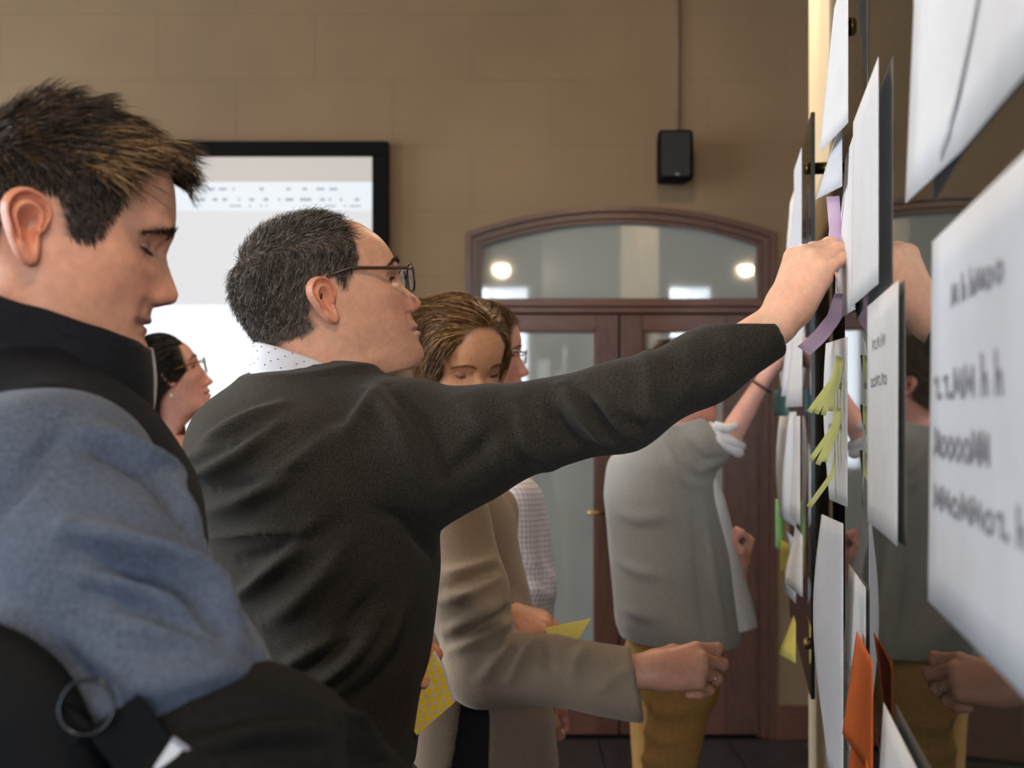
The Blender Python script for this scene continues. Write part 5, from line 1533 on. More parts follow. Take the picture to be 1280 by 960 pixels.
# ------------------------------------------------------------------ woman in the beige blazer
h3 = gen_head(574, 452, 2.20, -1.06, -0.36, 1.02, roll=0.05)
HM3 = dict(zlow=-0.02, xfront=0.088, hairline=0.066)
sk3 = gen_skin(h3, (226, 164, 124), lips=(186, 100, 96), cheeks=0.12, scalp=((84, 60, 38), HM3))
W3 = P(808, 838, 1.93)
hd3, tp3 = mk_hand(W3, (0.97, 0.10, 0.10), (0.05, 0.75, -0.66), (0.10, 0.62, 0.78), [(22, 58, 40), (36, 66, 44), (46, 74, 46), (52, 78, 46)], [(0.80, 0.42, 0.42), (0.95, 0.05, 0.30), (0.90, -0.15, 0.35)], P(740, 850, 1.96), (218, 158, 132), 1.06, fr=(0.028, 0.034))
W3l = P(630, 766, 2.13)
hd3l, tp3l = mk_hand(W3l, (0.90, -0.15, -0.22), (-0.10, 0.45, -0.88), (0.15, -0.85, 0.35), [(25, 30, 20), (28, 34, 20), (32, 40, 22), (36, 44, 22)], [(0.85, 0.30, 0.15), (0.97, 0.0, 0.15), (0.98, -0.1, 0.12)], P(588, 758, 2.18), (214, 150, 118), 0.90)
Vb, Qb, Cb = join(sk3, hd3, hd3l)
N3 = h3.world([[-0.012, 0, -0.19]])[0]
Vb, Qb, Cb = link(Vb, Qb, Cb, True, [N3, N3 + np.array([0, 0.02, -0.12]), P(575, 860, 2.18)], [0.04, 0.08, 0.08], False)
Vb, Qb, Cb = link(Vb, Qb, Cb, True, [N3, P(572, 660, 2.03), P(596, 838, 1.985), P(740, 850, 1.96)], [0.04, 0.04, 0.035, 0.026], True)
Vb, Qb, Cb = link(Vb, Qb, Cb, True, [N3, P(612, 640, 2.32), P(600, 760, 2.30), P(588, 758, 2.18)], [0.04, 0.04, 0.035, 0.026], True)
w3 = person('woman in a beige blazer looking down, reaching forward with a ringed hand', P(580, 520, 2.18) * np.array([1, 1, 0]), Vb, Qb, Cb)
M_BLAZ = mat('beige_blazer', (158, 138, 118), 0.85, 0.25, noise=0.12, nscale=300, bump=0.3, bscale=600, sheen=0.2)
fd = Field((-0.30, 1.80, 0.78), (0.30, 2.46, 1.44), 0.0058)
rows = []
for (py, cpx, a, b) in ((980, 600, .185, .126), (900, 597, .178, .118), (820, 586, .158, .105), (760, 580, .157, .103), (700, 566, .160, .104), (640, 552, .165, .105), (615, 550, .14, .092), (592, 552, .085, .07)):
    q = P(cpx, py, 2.18); rows.append((q[2], q[0], q[1], a, b))
fd.column(rows, -0.75, p=2.1)
fd.chain([P(566, 652, 2.04), P(584, 740, 2.01), P(604, 838, 1.985)], [0.070, 0.070, 0.066], 0.05)
fd.chain([P(600, 832, 1.985), P(690, 838, 1.965), P(800, 857, 1.93)], [0.066, 0.060, 0.063], 0.02)
fd.chain([P(612, 640, 2.32), P(600, 760, 2.30), P(620, 764, 2.15)], [0.06, 0.055, 0.042], 0.03)
fd.chain([P(596, 632, 2.06), P(622, 690, 2.055), P(652, 775, 2.06)], [0.012, 0.010, 0.016], 0, ) if False else None
for a, b in zip([(598, 625), (622, 690), (654, 778)][:-1], [(598, 625), (622, 690), (654, 778)][1:]):
    fd.cone(P(a[0], a[1], 2.075), P(b[0], b[1], 2.06), 0.010, 0.012, 0.004, mode='s')
fd.cone(P(598, 850, 2.06), P(580, 1010, 2.04), 0.024, 0.042, 0.004, mode='s')
fd.plane_cut(P(797, 857, 1.93), (0.985, -0.10, 0.20))
fd.plane_cut((0, 0, 0.80), (0, 0, -1))
V, Q = fd.mesh()
FOLD3 = [([(552, 716), (582, 712), (618, 700)], .010, .009), ([(550, 752), (585, 742), (622, 722)], .010, .010), ([(556, 790), (590, 775), (630, 752)], .010, .010), ([(562, 815), (600, 800), (640, 775)], .009, .009), ([(600, 850), (625, 820), (655, 795)], .009, .010),
    ([(635, 850), (650, 820), (672, 795)], .010, .009), ([(690, 840), (680, 815), (668, 798)], .008, -.008), ([(715, 850), (720, 825), (735, 805)], .010, .006), ([(553, 735), (590, 727), (622, 712)], .008, -.008), ([(560, 803), (595, 788), (635, 762)], .008, -.008), ([(740, 870), (765, 850), (790, 838)], .010, .004)]
V = folds(V, Q, [(a, b, c * 1.4) for a, b, c in FOLD3]); V = ruffle(V, Q, 0.002, 14, 3); V = smooth(V, Q, 1, 0.3)
cloth('blazer', V, Q, M_BLAZ, w3)
M_TOP = mat('black_top', (34, 33, 34), 0.85, 0.2, noise=0.15, nscale=200, bump=0.2, bscale=400)
fd = Field((-0.30, 1.98, 0.78), (0.14, 2.40, 1.44), 0.008)
fd.column([(z, x, y, a - 0.010, b - 0.010) for (z, x, y, a, b) in rows], -0.75, p=2.1); V, Q = fd.mesh(); cloth('top', V, Q, M_TOP, w3)
HC3 = [(110, 76, 42), (140, 98, 52), (168, 124, 68), (84, 56, 32), (198, 152, 92), (100, 68, 38)]
long_hair(h3, w3, 8000, 0.15, 0.0008, HC3, part_y=0.018, seed=31, tuck=0.9, back=0.6, koff=0.07, ell=(0.106, 0.083, 0.106), wob=0.08, **HM3)
brows(h3, h3.lm['brow'] - 0.001, w3, (138, 96, 64), arch=0.007, n=150, seed=8, width=0.0004)
eyes(h3, h3.lm['eye'], look=(1, 0, -0.8), lid=0.85, low=0.45, lidcol=(206, 140, 110), parent=w3, sink=0.009)
# ring on the finger
rp = tp3[2][0]; q0 = rp[0] + (rp[1] - rp[0]) * 0.62; ax = nrm(rp[1] - rp[0]); e1 = nrm(np.cross(ax, (0.2, 0.9, 0.1))); e2 = np.cross(ax, e1)
rg = MB().tube([q0 + (e1 * math.cos(t) + e2 * math.sin(t)) * 0.0112 for t in np.linspace(0, 2 * math.pi, 25)], 0.0014, 8, False).build('finger_ring', M_STEEL, None, True); keep(rg, w3)
(tr, sh) = legs(P(588, 960, 2.18) * np.array([1, 1, 0]) + np.array([0, 0, 0.82]), -0.75, r=(0.08, 0.055, 0.045), waist=0.96)
cloth('trousers', tr[0], tr[1], M_TROU, w3)
for s_ in sh: cloth('shoe', s_[0], s_[1], M_SHOE, w3)

# ------------------------------------------------------------------ man in the checked shirt
h4 = gen_head(599, 448, 2.70, 0.06, 0.05, 0.98, male=True, w=(0.060, 0.069, 0.077, 0.058))
sk4 = gen_skin(h4, (222, 164, 146), lips=(176, 108, 100), cheeks=0.2, stubble=((170, 130, 112), 0.4), scalp=((46, 40, 36), [(636, 360), (640, 402), (632, 412), (618, 420), (600, 470), (520, 480), (520, 360)]))
W4 = P(676, 862, 2.62)
hd4, tp4 = mk_hand(W4, (0.10, 0.05, -0.98), (0.2, 0.95, 0.0), (0.95, -0.2, 0.1), [(30, 45, 25), (36, 50, 25), (40, 54, 25), (44, 56, 25)], [(0.8, 0.45, 0.35), (0.95, 0.1, 0.3), (0.95, 0, 0.3)], P(672, 810, 2.62), (206, 152, 136), 0.95, h=0.0035)
Vb, Qb, Cb = join(sk4, hd4)
N4 = h4.world([[-0.015, 0, -0.19]])[0]
Vb, Qb, Cb = link(Vb, Qb, Cb, True, [N4, N4 + np.array([0, 0, -0.12]), P(628, 860, 2.72)], [0.04, 0.10, 0.10], False)
Vb, Qb, Cb = link(Vb, Qb, Cb, True, [N4, P(655, 620, 2.60), P(664, 735, 2.60), P(672, 810, 2.62)], [0.04, 0.04, 0.035, 0.026], True)
m4 = person('man in a white checked shirt and glasses standing by the door', P(620, 520, 2.72) * np.array([1, 1, 0]), Vb, Qb, Cb)
def check_mat():
    m = mat('checked_shirt', (226, 222, 226), 0.85, 0.2, bump=0.2, bscale=300)
    nt = m.node_tree; b = nt.nodes['Principled BSDF']
    t = nt.nodes.new('ShaderNodeTexCoord'); sp_ = nt.nodes.new('ShaderNodeSeparateXYZ'); nt.links.new(t.outputs['Object'], sp_.inputs[0])
    outs = []
    add = nt.nodes.new('ShaderNodeMath'); add.operation = 'ADD'; nt.links.new(sp_.outputs[0], add.inputs[0]); nt.links.new(sp_.outputs[1], add.inputs[1])
    for src in (add.outputs[0], sp_.outputs[2]):
        mm = nt.nodes.new('ShaderNodeMath'); mm.operation = 'MULTIPLY'; mm.inputs[1].default_value = 84; nt.links.new(src, mm.inputs[0])
        fr = nt.nodes.new('ShaderNodeMath'); fr.operation = 'FRACT'; nt.links.new(mm.outputs[0], fr.inputs[0])
        lt = nt.nodes.new('ShaderNodeMath'); lt.operation = 'LESS_THAN'; lt.inputs[1].default_value = 0.22; nt.links.new(fr.outputs[0], lt.inputs[0]); outs.append(lt.outputs[0])
    mx = nt.nodes.new('ShaderNodeMath'); mx.operation = 'ADD'; nt.links.new(outs[0], mx.inputs[0]); nt.links.new(outs[1], mx.inputs[1])
    sc = nt.nodes.new('ShaderNodeMath'); sc.operation = 'MULTIPLY'; sc.inputs[1].default_value = 0.5; nt.links.new(mx.outputs[0], sc.inputs[0])
    mix = nt.nodes.new('ShaderNodeMix'); mix.data_type = 'RGBA'; mix.inputs[6].default_value = (*lin((228, 222, 226)), 1); mix.inputs[7].default_value = (*lin((150, 142, 168)), 1)
    nt.links.new(sc.outputs[0], mix.inputs[0]); nt.links.new(mix.outputs[2], b.inputs['Base Color'])
    return m
M_CHECK = check_mat()
fd = Field((-0.36, 2.42, 0.80), (0.28, 3.02, 1.42), 0.008)
rows = []
for (py, cpx, a, b) in ((870, 625, .17, .118), (780, 626, .17, .122), (700, 626, .185, .125), (640, 622, .19, .122), (610, 618, .16, .10), (585, 610, .09, .08), (565, 606, .062, .064)):
    q = P(cpx, py, 2.72); rows.append((q[2], q[0], q[1], a, b))
fd.column(rows, 0.10, p=2.2)
fd.chain([P(645, 628, 2.58), P(662, 735, 2.58), P(670, 830, 2.61)], [0.062, 0.058, 0.042], 0.03)
fd.chain([P(600, 625, 2.86), P(606, 735, 2.90), P(640, 820, 2.84)], [0.062, 0.056, 0.042], 0.03)
V, Q = fd.mesh(); V = folds(V, Q, [([(672, 640), (678, 700), (690, 760)], .012, -.010), ([(650, 690), (675, 705), (695, 730)], .012, .008), ([(640, 740), (670, 735), (698, 750)], .012, .008)]); V = ruffle(V, Q, 0.004, 11, 4)
cloth('shirt', V, Q, M_CHECK, m4)
hr = head_hair(h4, [(640, 360), (641, 404), (634, 412), (622, 416), (608, 440), (600, 470), (520, 480), (520, 360)], None, 5000, 0.022, 0.0007, flow2, [(34, 29, 26), (46, 38, 33), (28, 24, 22)], 41, lift=0.5, wob=0.25); wear(m4, hr)
brows(h4, h4.lm['brow'], m4, (60, 46, 38), n=100, seed=9, width=0.0006)
eyes(h4, h4.lm['eye'], lid=0.45, lidcol=(196, 136, 116), parent=m4)
glasses(h4, m4, h4.lm['eye'] - 0.004, 0.010, ear_x=-0.006, ear_z=0.012, m_front=M_STEEL, r=0.0011, hgt=0.016)
(tr, sh) = legs(P(632, 870, 2.72) * np.array([1, 1, 0]) + np.array([0, 0, 0.88]), 0.1, waist=0.98)
M_TAN = mat('tan_trousers', (152, 116, 74), 0.85, 0.2, noise=0.12, nscale=150, bump=0.25, bscale=400)
cloth('trousers', tr[0], tr[1], M_TAN, m4)
for s_ in sh: cloth('shoe', s_[0], s_[1], M_SHOE, m4)

# ------------------------------------------------------------------ woman in the grey sweater, arm raised to the far board
D5 = 3.05
h5 = gen_head(848, 484, D5, 0.22, 0.18, 0.96)
sk5 = gen_skin(h5, (222, 164, 146), lips=(180, 104, 100), cheeks=0.15, scalp=((84, 60, 42), [(866, 420), (880, 436), (876, 448), (862, 458), (852, 478), (846, 500), (830, 512), (770, 520), (770, 400)]))
W5 = P(963, 462, 2.93)
hd5, tp5 = mk_hand(W5, (0.55, 0.10, 0.83), (0.80, 0.20, -0.55), (-0.2, 0.97, 0.1), [(40, 50, 30), (44, 54, 30), (48, 58, 30), (50, 58, 30)], [(0.7, 0.2, 0.65), (0.85, -0.1, 0.5), (0.9, -0.2, 0.4)], P(914, 542, 2.96), (226, 174, 158), 0.90, h=0.0036, fr=(0.027, 0.043))
W5l = P(925, 712, 3.03)
hd5l, tp5l = mk_hand(W5l, (0.20, 0.0, 0.98), (-0.92, -0.30, 0.2), (0.30, -0.95, 0.0), [(62, 95, 55), (66, 98, 55), (70, 98, 55), (72, 98, 55)], [(0.80, 0.35, 0.50), (0.60, -0.15, 0.78), (0.25, -0.75, 0.6)], P(922, 775, 3.06), (220, 168, 152), 0.92, h=0.0036)
Vb, Qb, Cb = join(sk5, hd5, hd5l)
N5 = h5.world([[-0.015, 0, -0.18]])[0]
Vb, Qb, Cb = link(Vb, Qb, Cb, True, [N5, N5 + np.array([0, 0, -0.12]), P(850, 800, D5)], [0.035, 0.08, 0.09], False)
Vb, Qb, Cb = link(Vb, Qb, Cb, True, [N5, P(858, 566, 2.98), P(895, 556, 2.97), P(914, 542, 2.96)], [0.035, 0.04, 0.04, 0.034], True)
Vb, Qb, Cb = link(Vb, Qb, Cb, True, [N5, P(850, 590, 3.18), P(885, 740, 3.14), P(922, 775, 3.06)], [0.035, 0.04, 0.035, 0.026], True)
w5 = person('woman in a loose grey sweater and mustard trousers, arm raised to the far board', P(845, 520, D5) * np.array([1, 1, 0]), Vb, Qb, Cb)
M_GREY = mat('grey_knit', (156, 156, 152), 0.9, 0.2, noise=0.15, nscale=260, bump=0.35, bscale=500, sheen=0.3)
M_WSHIRT = mat('white_cotton', (240, 243, 247), 0.85, 0.2, noise=0.04, nscale=50, bump=0.25, bscale=250)
fd = Field((0.10, 2.72, 0.82), (0.74, 3.38, 1.52), 0.007)
rows = []
for (py, cpx, a, b) in ((798, 850, .180, .150), (782, 847, .188, .160), (700, 838, .180, .156), (620, 825, .172, .145), (575, 824, .158, .128), (552, 828, .12, .10), (536, 836, .07, .068)):
    q = P(cpx, py, D5); rows.append((q[2], q[0], q[1], a, b))
fd.column(rows, 0.35, p=2.2)
fd.chain([P(848, 568, 3.0), P(882, 556, 2.975), P(906, 548, 2.965)], [0.070, 0.062, 0.056], 0.05)
fd.chain([P(845, 590, 3.18), P(882, 735, 3.14), P(905, 770, 3.09)], [0.055, 0.048, 0.040], 0.03)
fd.plane_cut(P(900, 550, 2.965), (0.80, -0.05, 0.55))
V, Q = fd.mesh()
V = folds(V, Q, [([(772, 640), (800, 650), (835, 645)], .016, .010), ([(768, 700), (800, 715), (830, 720)], .016, .010), ([(776, 760), (800, 770), (820, 775)], .014, .008), ([(850, 560), (868, 590), (895, 580)], .010, .010), ([(862, 548), (880, 575), (900, 572)], .009, -.010), ([(880, 640), (890, 720), (905, 795)], .014, .012), ([(868, 650), (874, 720), (884, 800)], .012, -.010), ([(835, 560), (850, 600), (885, 610)], .012, .009)])
V = ruffle(V, Q, 0.004, 9, 6); cloth('sweater', V, Q, M_GREY, w5)
fd = Field((0.30, 2.72, 0.90), (0.78, 3.38, 1.40), 0.007)
rows = []
for (py, cpx, a, b) in ((782, 868, .150, .165), (700, 855, .150, .150), (620, 842, .145, .135), (580, 836, .12, .11)):
    q = P(cpx, py, D5); rows.append((q[2], q[0], q[1], a, b))
fd.column(rows, 0.35, p=2.2); V, Q = fd.mesh(); V = ruffle(V, Q, 0.007, 16, 8, (1, 1, 0.35)); cloth('shirt', V, Q, M_WSHIRT, w5)
# rolled white cuff above the elbow
ax5 = nrm(P(963, 462, 2.93) - P(900, 556, 2.965)); e1 = nrm(np.cross(ax5, (0, 1, 0))); e2 = np.cross(ax5, e1)
cf = MB()
for (off, rr, r_) in ((0.0, 0.050, 0.014), (0.016, 0.048, 0.013)):
    c0 = P(903, 552, 2.965) + ax5 * off; pts = []
    for i in range(33):
        t = 2 * math.pi * i / 32; k = 1 + 0.07 * math.sin(3 * t + off * 200)
        pts.append(c0 + (e1 * math.cos(t) + e2 * math.sin(t)) * rr * k)
    cf.tube(pts, r_, 10, False)
o = cf.build('rolled_cuff', M_WSHIRT, None, True); keep(o, w5)
fl_ = MB().tube([P(893, 532, 2.90), P(908, 536, 2.90), P(921, 532, 2.905)], [0.012, 0.012, 0.009], 10).build('cuff_tab', M_WSHIRT, None, True); keep(fl_, w5)
c0 = P(950, 482, 2.937); br = MB().tube([c0 + (e1 * math.cos(t) * 0.032 + e2 * math.sin(t) * 0.030) for t in np.linspace(0, 2 * math.pi, 25)], 0.0035, 8, False).build('bracelet', mat('brown_cord', (90, 66, 54), 0.7), None, True); keep(br, w5)
HC5 = [(74, 52, 36), (92, 66, 46), (60, 44, 32), (110, 82, 56)]
def flow5(R): return np.stack([-1.0 + 0 * R[:, 0], 0.2 * R[:, 1] / 0.07, -0.25 - 2.0 * np.clip(0.05 - R[:, 2], 0, 0.1)], 1)
P5H = [(866, 420), (880, 436), (876, 448), (862, 458), (852, 478), (846, 500), (830, 512), (770, 520), (770, 400)]
hr = head_hair(h5, P5H, None, 4000, 0.05, 0.0009, flow5, HC5, 51, lift=0.18, wob=0.06); wear(w5, hr)
bn_ = h5.world([[-0.118, 0, 0.02]])[0]
fd = Field(bn_ - 0.06, bn_ + 0.06, 0.006); fd.ell(bn_, (0.034, 0.036, 0.036)); V, Q = fd.mesh(); V = ruffle(V, Q, 0.004, 60, 2)
bun = mesh_obj('hair_bun', V, Q, M_HAIR, None, True, np.tile(np.array(lin((84, 60, 42))), (len(V), 1))); keep(bun, w5)
brows(h5, h5.lm['brow'], w5, (84, 60, 44), n=80, seed=19, width=0.0006)
eyes(h5, h5.lm['eye'], lid=0.4, lidcol=(200, 140, 120), parent=w5)
glasses(h5, w5, h5.lm['eye'] - 0.004, 0.010, ear_x=-0.006, ear_z=0.012, m_front=M_FRAME, r=0.0015, hgt=0.018)
M_MUST = mat('mustard_trousers', (158, 122, 70), 0.85, 0.2, noise=0.14, nscale=120, bump=0.25, bscale=400)
(tr, sh) = legs(P(838, 815, D5) * np.array([1, 1, 0]) + np.array([0, 0, 0.86]), 0.30, hipk=0.86, r=(0.085, 0.056, 0.045), waist=0.98, step=(-0.02, -0.12))
V, Q = tr; V = folds(V, Q, [([(806, 880), (830, 895), (862, 890)], .012, .008), ([(800, 910), (830, 930), (858, 925)], .012, .008), ([(795, 945), (825, 955), (850, 950)], .012, .008), ([(818, 860), (808, 910), (800, 960)], .010, -.010)])
cloth('trousers', V, Q, M_MUST, w5)
for s_ in sh: cloth('shoe', s_[0], s_[1], M_SHOE, w5)

# ------------------------------------------------------------------ woman with a dark bob and glasses, further back
D6 = 3.0
h6 = Head((208, 474), D6, 0.29, 0.33, [(0, 0)], [(0, 0)])
O6 = [(214, 560), (222, 545), (235, 528), (250, 516), (259, 510), (264, 505), (265, 501), (262.5, 497), (263.5, 494), (261.5, 491.5), (262.5, 488), (259, 483.5), (258.5, 482), (263, 480.5), (266.5, 478.5), (266, 476), (261, 471), (256, 464), (250, 455), (247, 448), (243, 442), (234, 431),
      (222, 422), (205, 416), (185, 419), (170, 430), (161, 448), (160, 466), (168, 488), (176, 505), (176, 530), (172, 570)]
landmarks(h6, nasion=(251, 457), subnasale=(259, 483), brow=(246, 447), eye=(245, 458), mouth=(261.5, 491.5), chin=(262, 508))
split_outline(h6, O6, 22, 29, 2)
h6.build(h6.lm, std_widths(h6, 0.055, 0.065, 0.075, 0.050), face_feats(h6, male=False), rows=170, cols=150, nose_w=(0.0065, 0.0165))
HM6 = dict(zlow=0.0, xfront=0.070, hairline=0.072)
sk6 = skin_head(h6, (212, 156, 138), (-1, 1), (213, 473, -0.004), (0.032, 0.056, 0.3), lips=(180, 100, 98), cheeks=0.15, scalp=((34, 30, 28), HM6))
Vb, Qb, Cb = sk6
fd = Field((-1.16, 2.70, 1.20), (-0.66, 3.32, 1.48), 0.009)
fd.column([(1.22, -.93, D6 + .02, .17, .10), (1.34, -.93, D6 + .02, .175, .10), (1.40, -.93, D6 + .02, .14, .085), (1.45, -.935, D6 + .01, .06, .06)], 0.3)
Vc_, Qc_ = fd.mesh(); Vb, Qb, Cb = join((Vb, Qb, Cb), (Vc_, Qc_, skin_color(Vc_, (212, 160, 140))))
Vb, Qb, Cb = link(Vb, Qb, Cb, True, [h6.world([[-0.01, 0, -0.15]])[0], np.array([-.93, D6 + .02, 1.45])], [0.04, 0.04], True)
w6 = person('woman with a dark bob, earring and thin glasses looking up before the screen', np.array([-0.92, D6, 0]), Vb, Qb, Cb)
fd = Field((-1.24, 2.66, 0.85), (-0.60, 3.36, 1.42), 0.010)
fd.column([(0.87, -.93, D6 + .02, .165, .115), (1.05, -.93, D6 + .02, .15, .11), (1.22, -.93, D6 + .02, .18, .118), (1.32, -.93, D6 + .02, .182, .112), (1.365, -.93, D6 + .02, .16, .10)], 0.3)
fd.chain([np.array([-.87, 2.83, 1.33]), np.array([-.85, 2.80, 1.08]), np.array([-.75, 2.86, 0.92])], [0.055, 0.048, 0.038], 0.03)
fd.chain([np.array([-.98, 3.20, 1.33]), np.array([-.98, 3.24, 1.08]), np.array([-.86, 3.16, 0.92])], [0.055, 0.048, 0.038], 0.03)
V, Q = fd.mesh(); V = ruffle(V, Q, 0.004, 11, 2); cloth('blouse', V, Q, M_TOP, w6)
long_hair(h6, w6, 5500, 0.155, 0.0009, [(24, 22, 22), (34, 30, 28), (44, 38, 34), (20, 18, 18)], seed=61, back=0.9, tuck=2.2, koff=0.07, **HM6)
brows(h6, h6.lm['brow'], w6, (50, 40, 36), n=80, seed=29, width=0.0006)
eyes(h6, h6.lm['eye'], lid=0.4, lidcol=(190, 130, 112), parent=w6)
glasses(h6, w6, h6.lm['eye'] - 0.003, 0.012, ear_x=-0.004, ear_z=0.012, m_front=mat('gold_frame', (120, 92, 54), 0.3, 0.6, 0.6), m_temple=MATS['gold_frame'], r=0.0014, rt=0.0016, hgt=0.020)
ec = h6.loc(220, 494); s0 = h6.surf_side(ec[0], ec[1], -1)
er = MB().lathe([(0.0001, 0.006), (0.004, 0.004), (0.006, 0.0), (0.004, -0.004), (0.0001, -0.006)], h6.world([[ec[0] - 0.012, s0[1] - 0.006, ec[1] - 0.0]])[0], n=12).build('earring', mat('pearl', (232, 222, 206), 0.2), None, True); keep(er, w6)
(tr, sh) = legs((-.93, D6 + .02, 0.84), 0.3, r=(0.085, 0.058, 0.046), waist=0.94)
cloth('trousers', tr[0], tr[1], M_TROU, w6)
for s_ in sh: cloth('shoe', s_[0], s_[1], M_SHOE, w6)
# ------------------------------------------------------------------ papers on the glass boards
def sheet(name, y0, y1, z0, z1, m, label, cat='paper', group=None, off=None, nu=10, nv=10, base=0.0015, shear=0.0, ink=None):
    """a thin sheet on the board from y0 (near) to y1 (far); off(u, v): how far it stands away, u near->far, v bottom->top"""
    fo = off or (lambda u, v: 0.0)
    def fn(u, v): return bp(y0 + (y1 - y0) * u, z0 + (z1 - z0) * v + shear * (u - 0.5), base + fo(u, v))
    V, Q = grid_sheet(lambda u, v: fn(u, v)[:], nu, nv)
    V = np.array(V); Nn = vnormals(V, np.array(Q)); n = len(V)
    if (Nn @ np.array(bn[:])).mean() < 0: Nn = -Nn; Q = [q[::-1] for q in Q]
    V2 = V - Nn * 0.0003
    Q2 = [tuple(i + n for i in q[::-1]) for q in Q]
    per = list(range(nu + 1)) + [(j) * (nu + 1) + nu for j in range(1, nv + 1)] + [nv * (nu + 1) + i for i in range(nu - 1, -1, -1)] + [j * (nu + 1) for j in range(nv - 1, 0, -1)]
    side = [(per[i], per[(i + 1) % len(per)], per[(i + 1) % len(per)] + n, per[i] + n) for i in range(len(per))]
    o = mesh_obj(name, np.vstack([V, V2]), list(Q) + Q2 + side, m); fix_normals(o)
    tag(o, label, cat, group)
    if ink:
        for word in ink:
            b = MB()
            for stroke in word['s']:
                pts = []
                for (u, v) in stroke:
                    p = fn(u, v); pts.append(Vector(p) + bn * 0.0007)
                w = word.get('w', 0.0018)
                for a, c in zip(pts[:-1], pts[1:]):
                    d = (c - a); 
                    if d.length < 1e-6: continue
                    d.normalize(); s_ = d.cross(bn) * w
                    b.add([a - d * w * 0.5 + s_, c + d * w * 0.5 + s_, c + d * w * 0.5 - s_, a - d * w * 0.5 - s_], [(0, 1, 2, 3)])
            q = b.build('handwriting', M_INK); q.parent = o; q['kind'] = 'stuff'
    return o
def scribble(u0, u1, v, h, n, seed):
    """a handwritten word between u0 (near) and u1 (far, where the word starts) at height v"""
    rng = random.Random(seed); st = []
    x = u1; dx = (u1 - u0) / n
    for i in range(n):
        k = rng.random(); c = x - dx * 0.5
        if k < 0.35: st.append([(x - dx * .1, v), (x - dx * .2, v + h), (x - dx * .5, v + h * .2), (x - dx * .8, v + h * .9), (x - dx * .9, v)])
        elif k < 0.65: st.append([(c + dx * .35 * math.cos(t), v + h * .35 + h * .35 * math.sin(t)) for t in np.linspace(0, 6.3, 9)])
        elif k < 0.85: st.append([(c, v + h * 1.25), (c, v)]); st.append([(c, v + h * .5), (c - dx * .3, v + h * .6), (c - dx * .4, v)])
        else: st.append([(x - dx * .1, v + h * .7), (x - dx * .5, v + h * .75), (x - dx * .4, v + h * .1), (x - dx * .9, v + h * .1)])
        x -= dx
    return st
big = [dict(s=scribble(.42, .80, .79, .05, 6, 1), w=.0022), dict(s=scribble(.42, .96, .56, .07, 6, 2), w=.0025), dict(s=scribble(.50, .95, .41, .07, 7, 3), w=.0025), dict(s=scribble(.30, .95, .27, .06, 8, 4), w=.0022)]
sheet('paper_sheet', 0.42, 0.836, 1.362, 1.630, M_PAPER2, 'large white sheet with four lines of grey handwriting on the glass board', ink=big, off=lambda u, v: 0.004 * (1 - u) + 0.003 * u * (1 - v))
sheet('paper_sheet', 0.46, 0.904, 1.672, 1.99, M_PAPER, 'large white sheet with one slanting marker stroke, top of the near glass board', ink=[dict(s=[[(.62, .10), (.50, .20), (.40, .30)], [(.66, .07), (.60, .12)], [(.72, .03), (.66, .06)]], w=.004)], off=lambda u, v: 0.012 * max(0, u - 0.6) * max(0, 0.5 - v) * 4 + 0.006 * v)
sheet('paper_sheet', 1.004, 1.25, 1.383, 1.622, M_PAPER, 'white sheet with faint writing in the middle of the near glass board', ink=[dict(s=scribble(.35, .8, .78, .05, 5, 8), w=.0012), dict(s=scribble(.3, .85, .62, .05, 6, 9), w=.0012)], off=lambda u, v: 0.0015 + 0.003 * (1 - v) * max(0, 0.3 - u))
sheet('paper_sheet', 1.115, 1.365, 1.632, 1.858, M_PAPER, 'blank white sheet above the faintly written middle sheet on the near glass board', off=lambda u, v: 0.0055 + 0.003 * u * (1 - v))
sheet('paper_sheet', 1.38, 1.535, 1.862, 2.06, M_PAPER, 'narrow white sheet hanging by the brass standoff at the board edge, highest there', base=0.0115, off=lambda u, v: (0.004 + 0.020 * (1 - v)) * u)
sheet('paper_sheet', 1.36, 1.53, 1.630, 1.850, M_PAPER, 'white sheet beside the reaching hand at the edge of the near board', off=lambda u, v: 0.003 + 0.009 * u * (1 - v) + 0.003 * math.sin(5 * v) * u)
sheet('paper_sheet', 1.46, 1.545, 1.80, 1.89, M_PAPER2, 'small torn white slip at the board edge below the highest narrow sheet', off=lambda u, v: 0.010 + 0.028 * u * (1 - v), nu=5, nv=5)
def strip_note(pts, w, m, name, label, group=None, cat='sticky note', tilt=0.0, th=0.0003):
    """a flexible paper strip along 3D points, width vertical-ish"""
    pts = resample(np.array([np.array(p) for p in pts]), 10); V = []
    for i, p in enumerate(pts):
        t = nrm(pts[min(i + 1, 9)] - pts[max(i - 1, 0)]); s_ = nrm(np.cross(t, np.array(bt[:]) * 0.2 + np.array([0.0, 1.0, 0.0]) * 1.0 + np.array([tilt, 0, 0])))
        s_ = nrm(np.cross(t, np.array([0.0, 1.0, 0.0])) * 0.85 + np.array(bt[:]) * 0.45 * (1 if tilt >= 0 else -1)); s_ = nrm(s_ - t * (s_ @ t))
        V += [p - s_ * w / 2, p + s_ * w / 2]
    V = np.array(V); Q = [(2 * i, 2 * i + 1, 2 * i + 3, 2 * i + 2) for i in range(9)]
    Nn = vnormals(V, np.array(Q)); n = len(V)
    Q2 = [tuple(k + n for k in q[::-1]) for q in Q]
    o = mesh_obj(name, np.vstack([V, V - Nn * th]), Q + Q2 + [(0, 1, 1 + n, n), (2 * 9, 2 * 9 + 1, 2 * 9 + 1 + n, 2 * 9 + n)], m); tag(o, label, cat, group); return o
strip_note([bp(1.50, 1.795, .020), bp(1.505, 1.75, .016), bp(1.50, 1.695, .022)], .022, M_PINK, 'sticky_note', 'lilac sticky note just above the reaching hand')
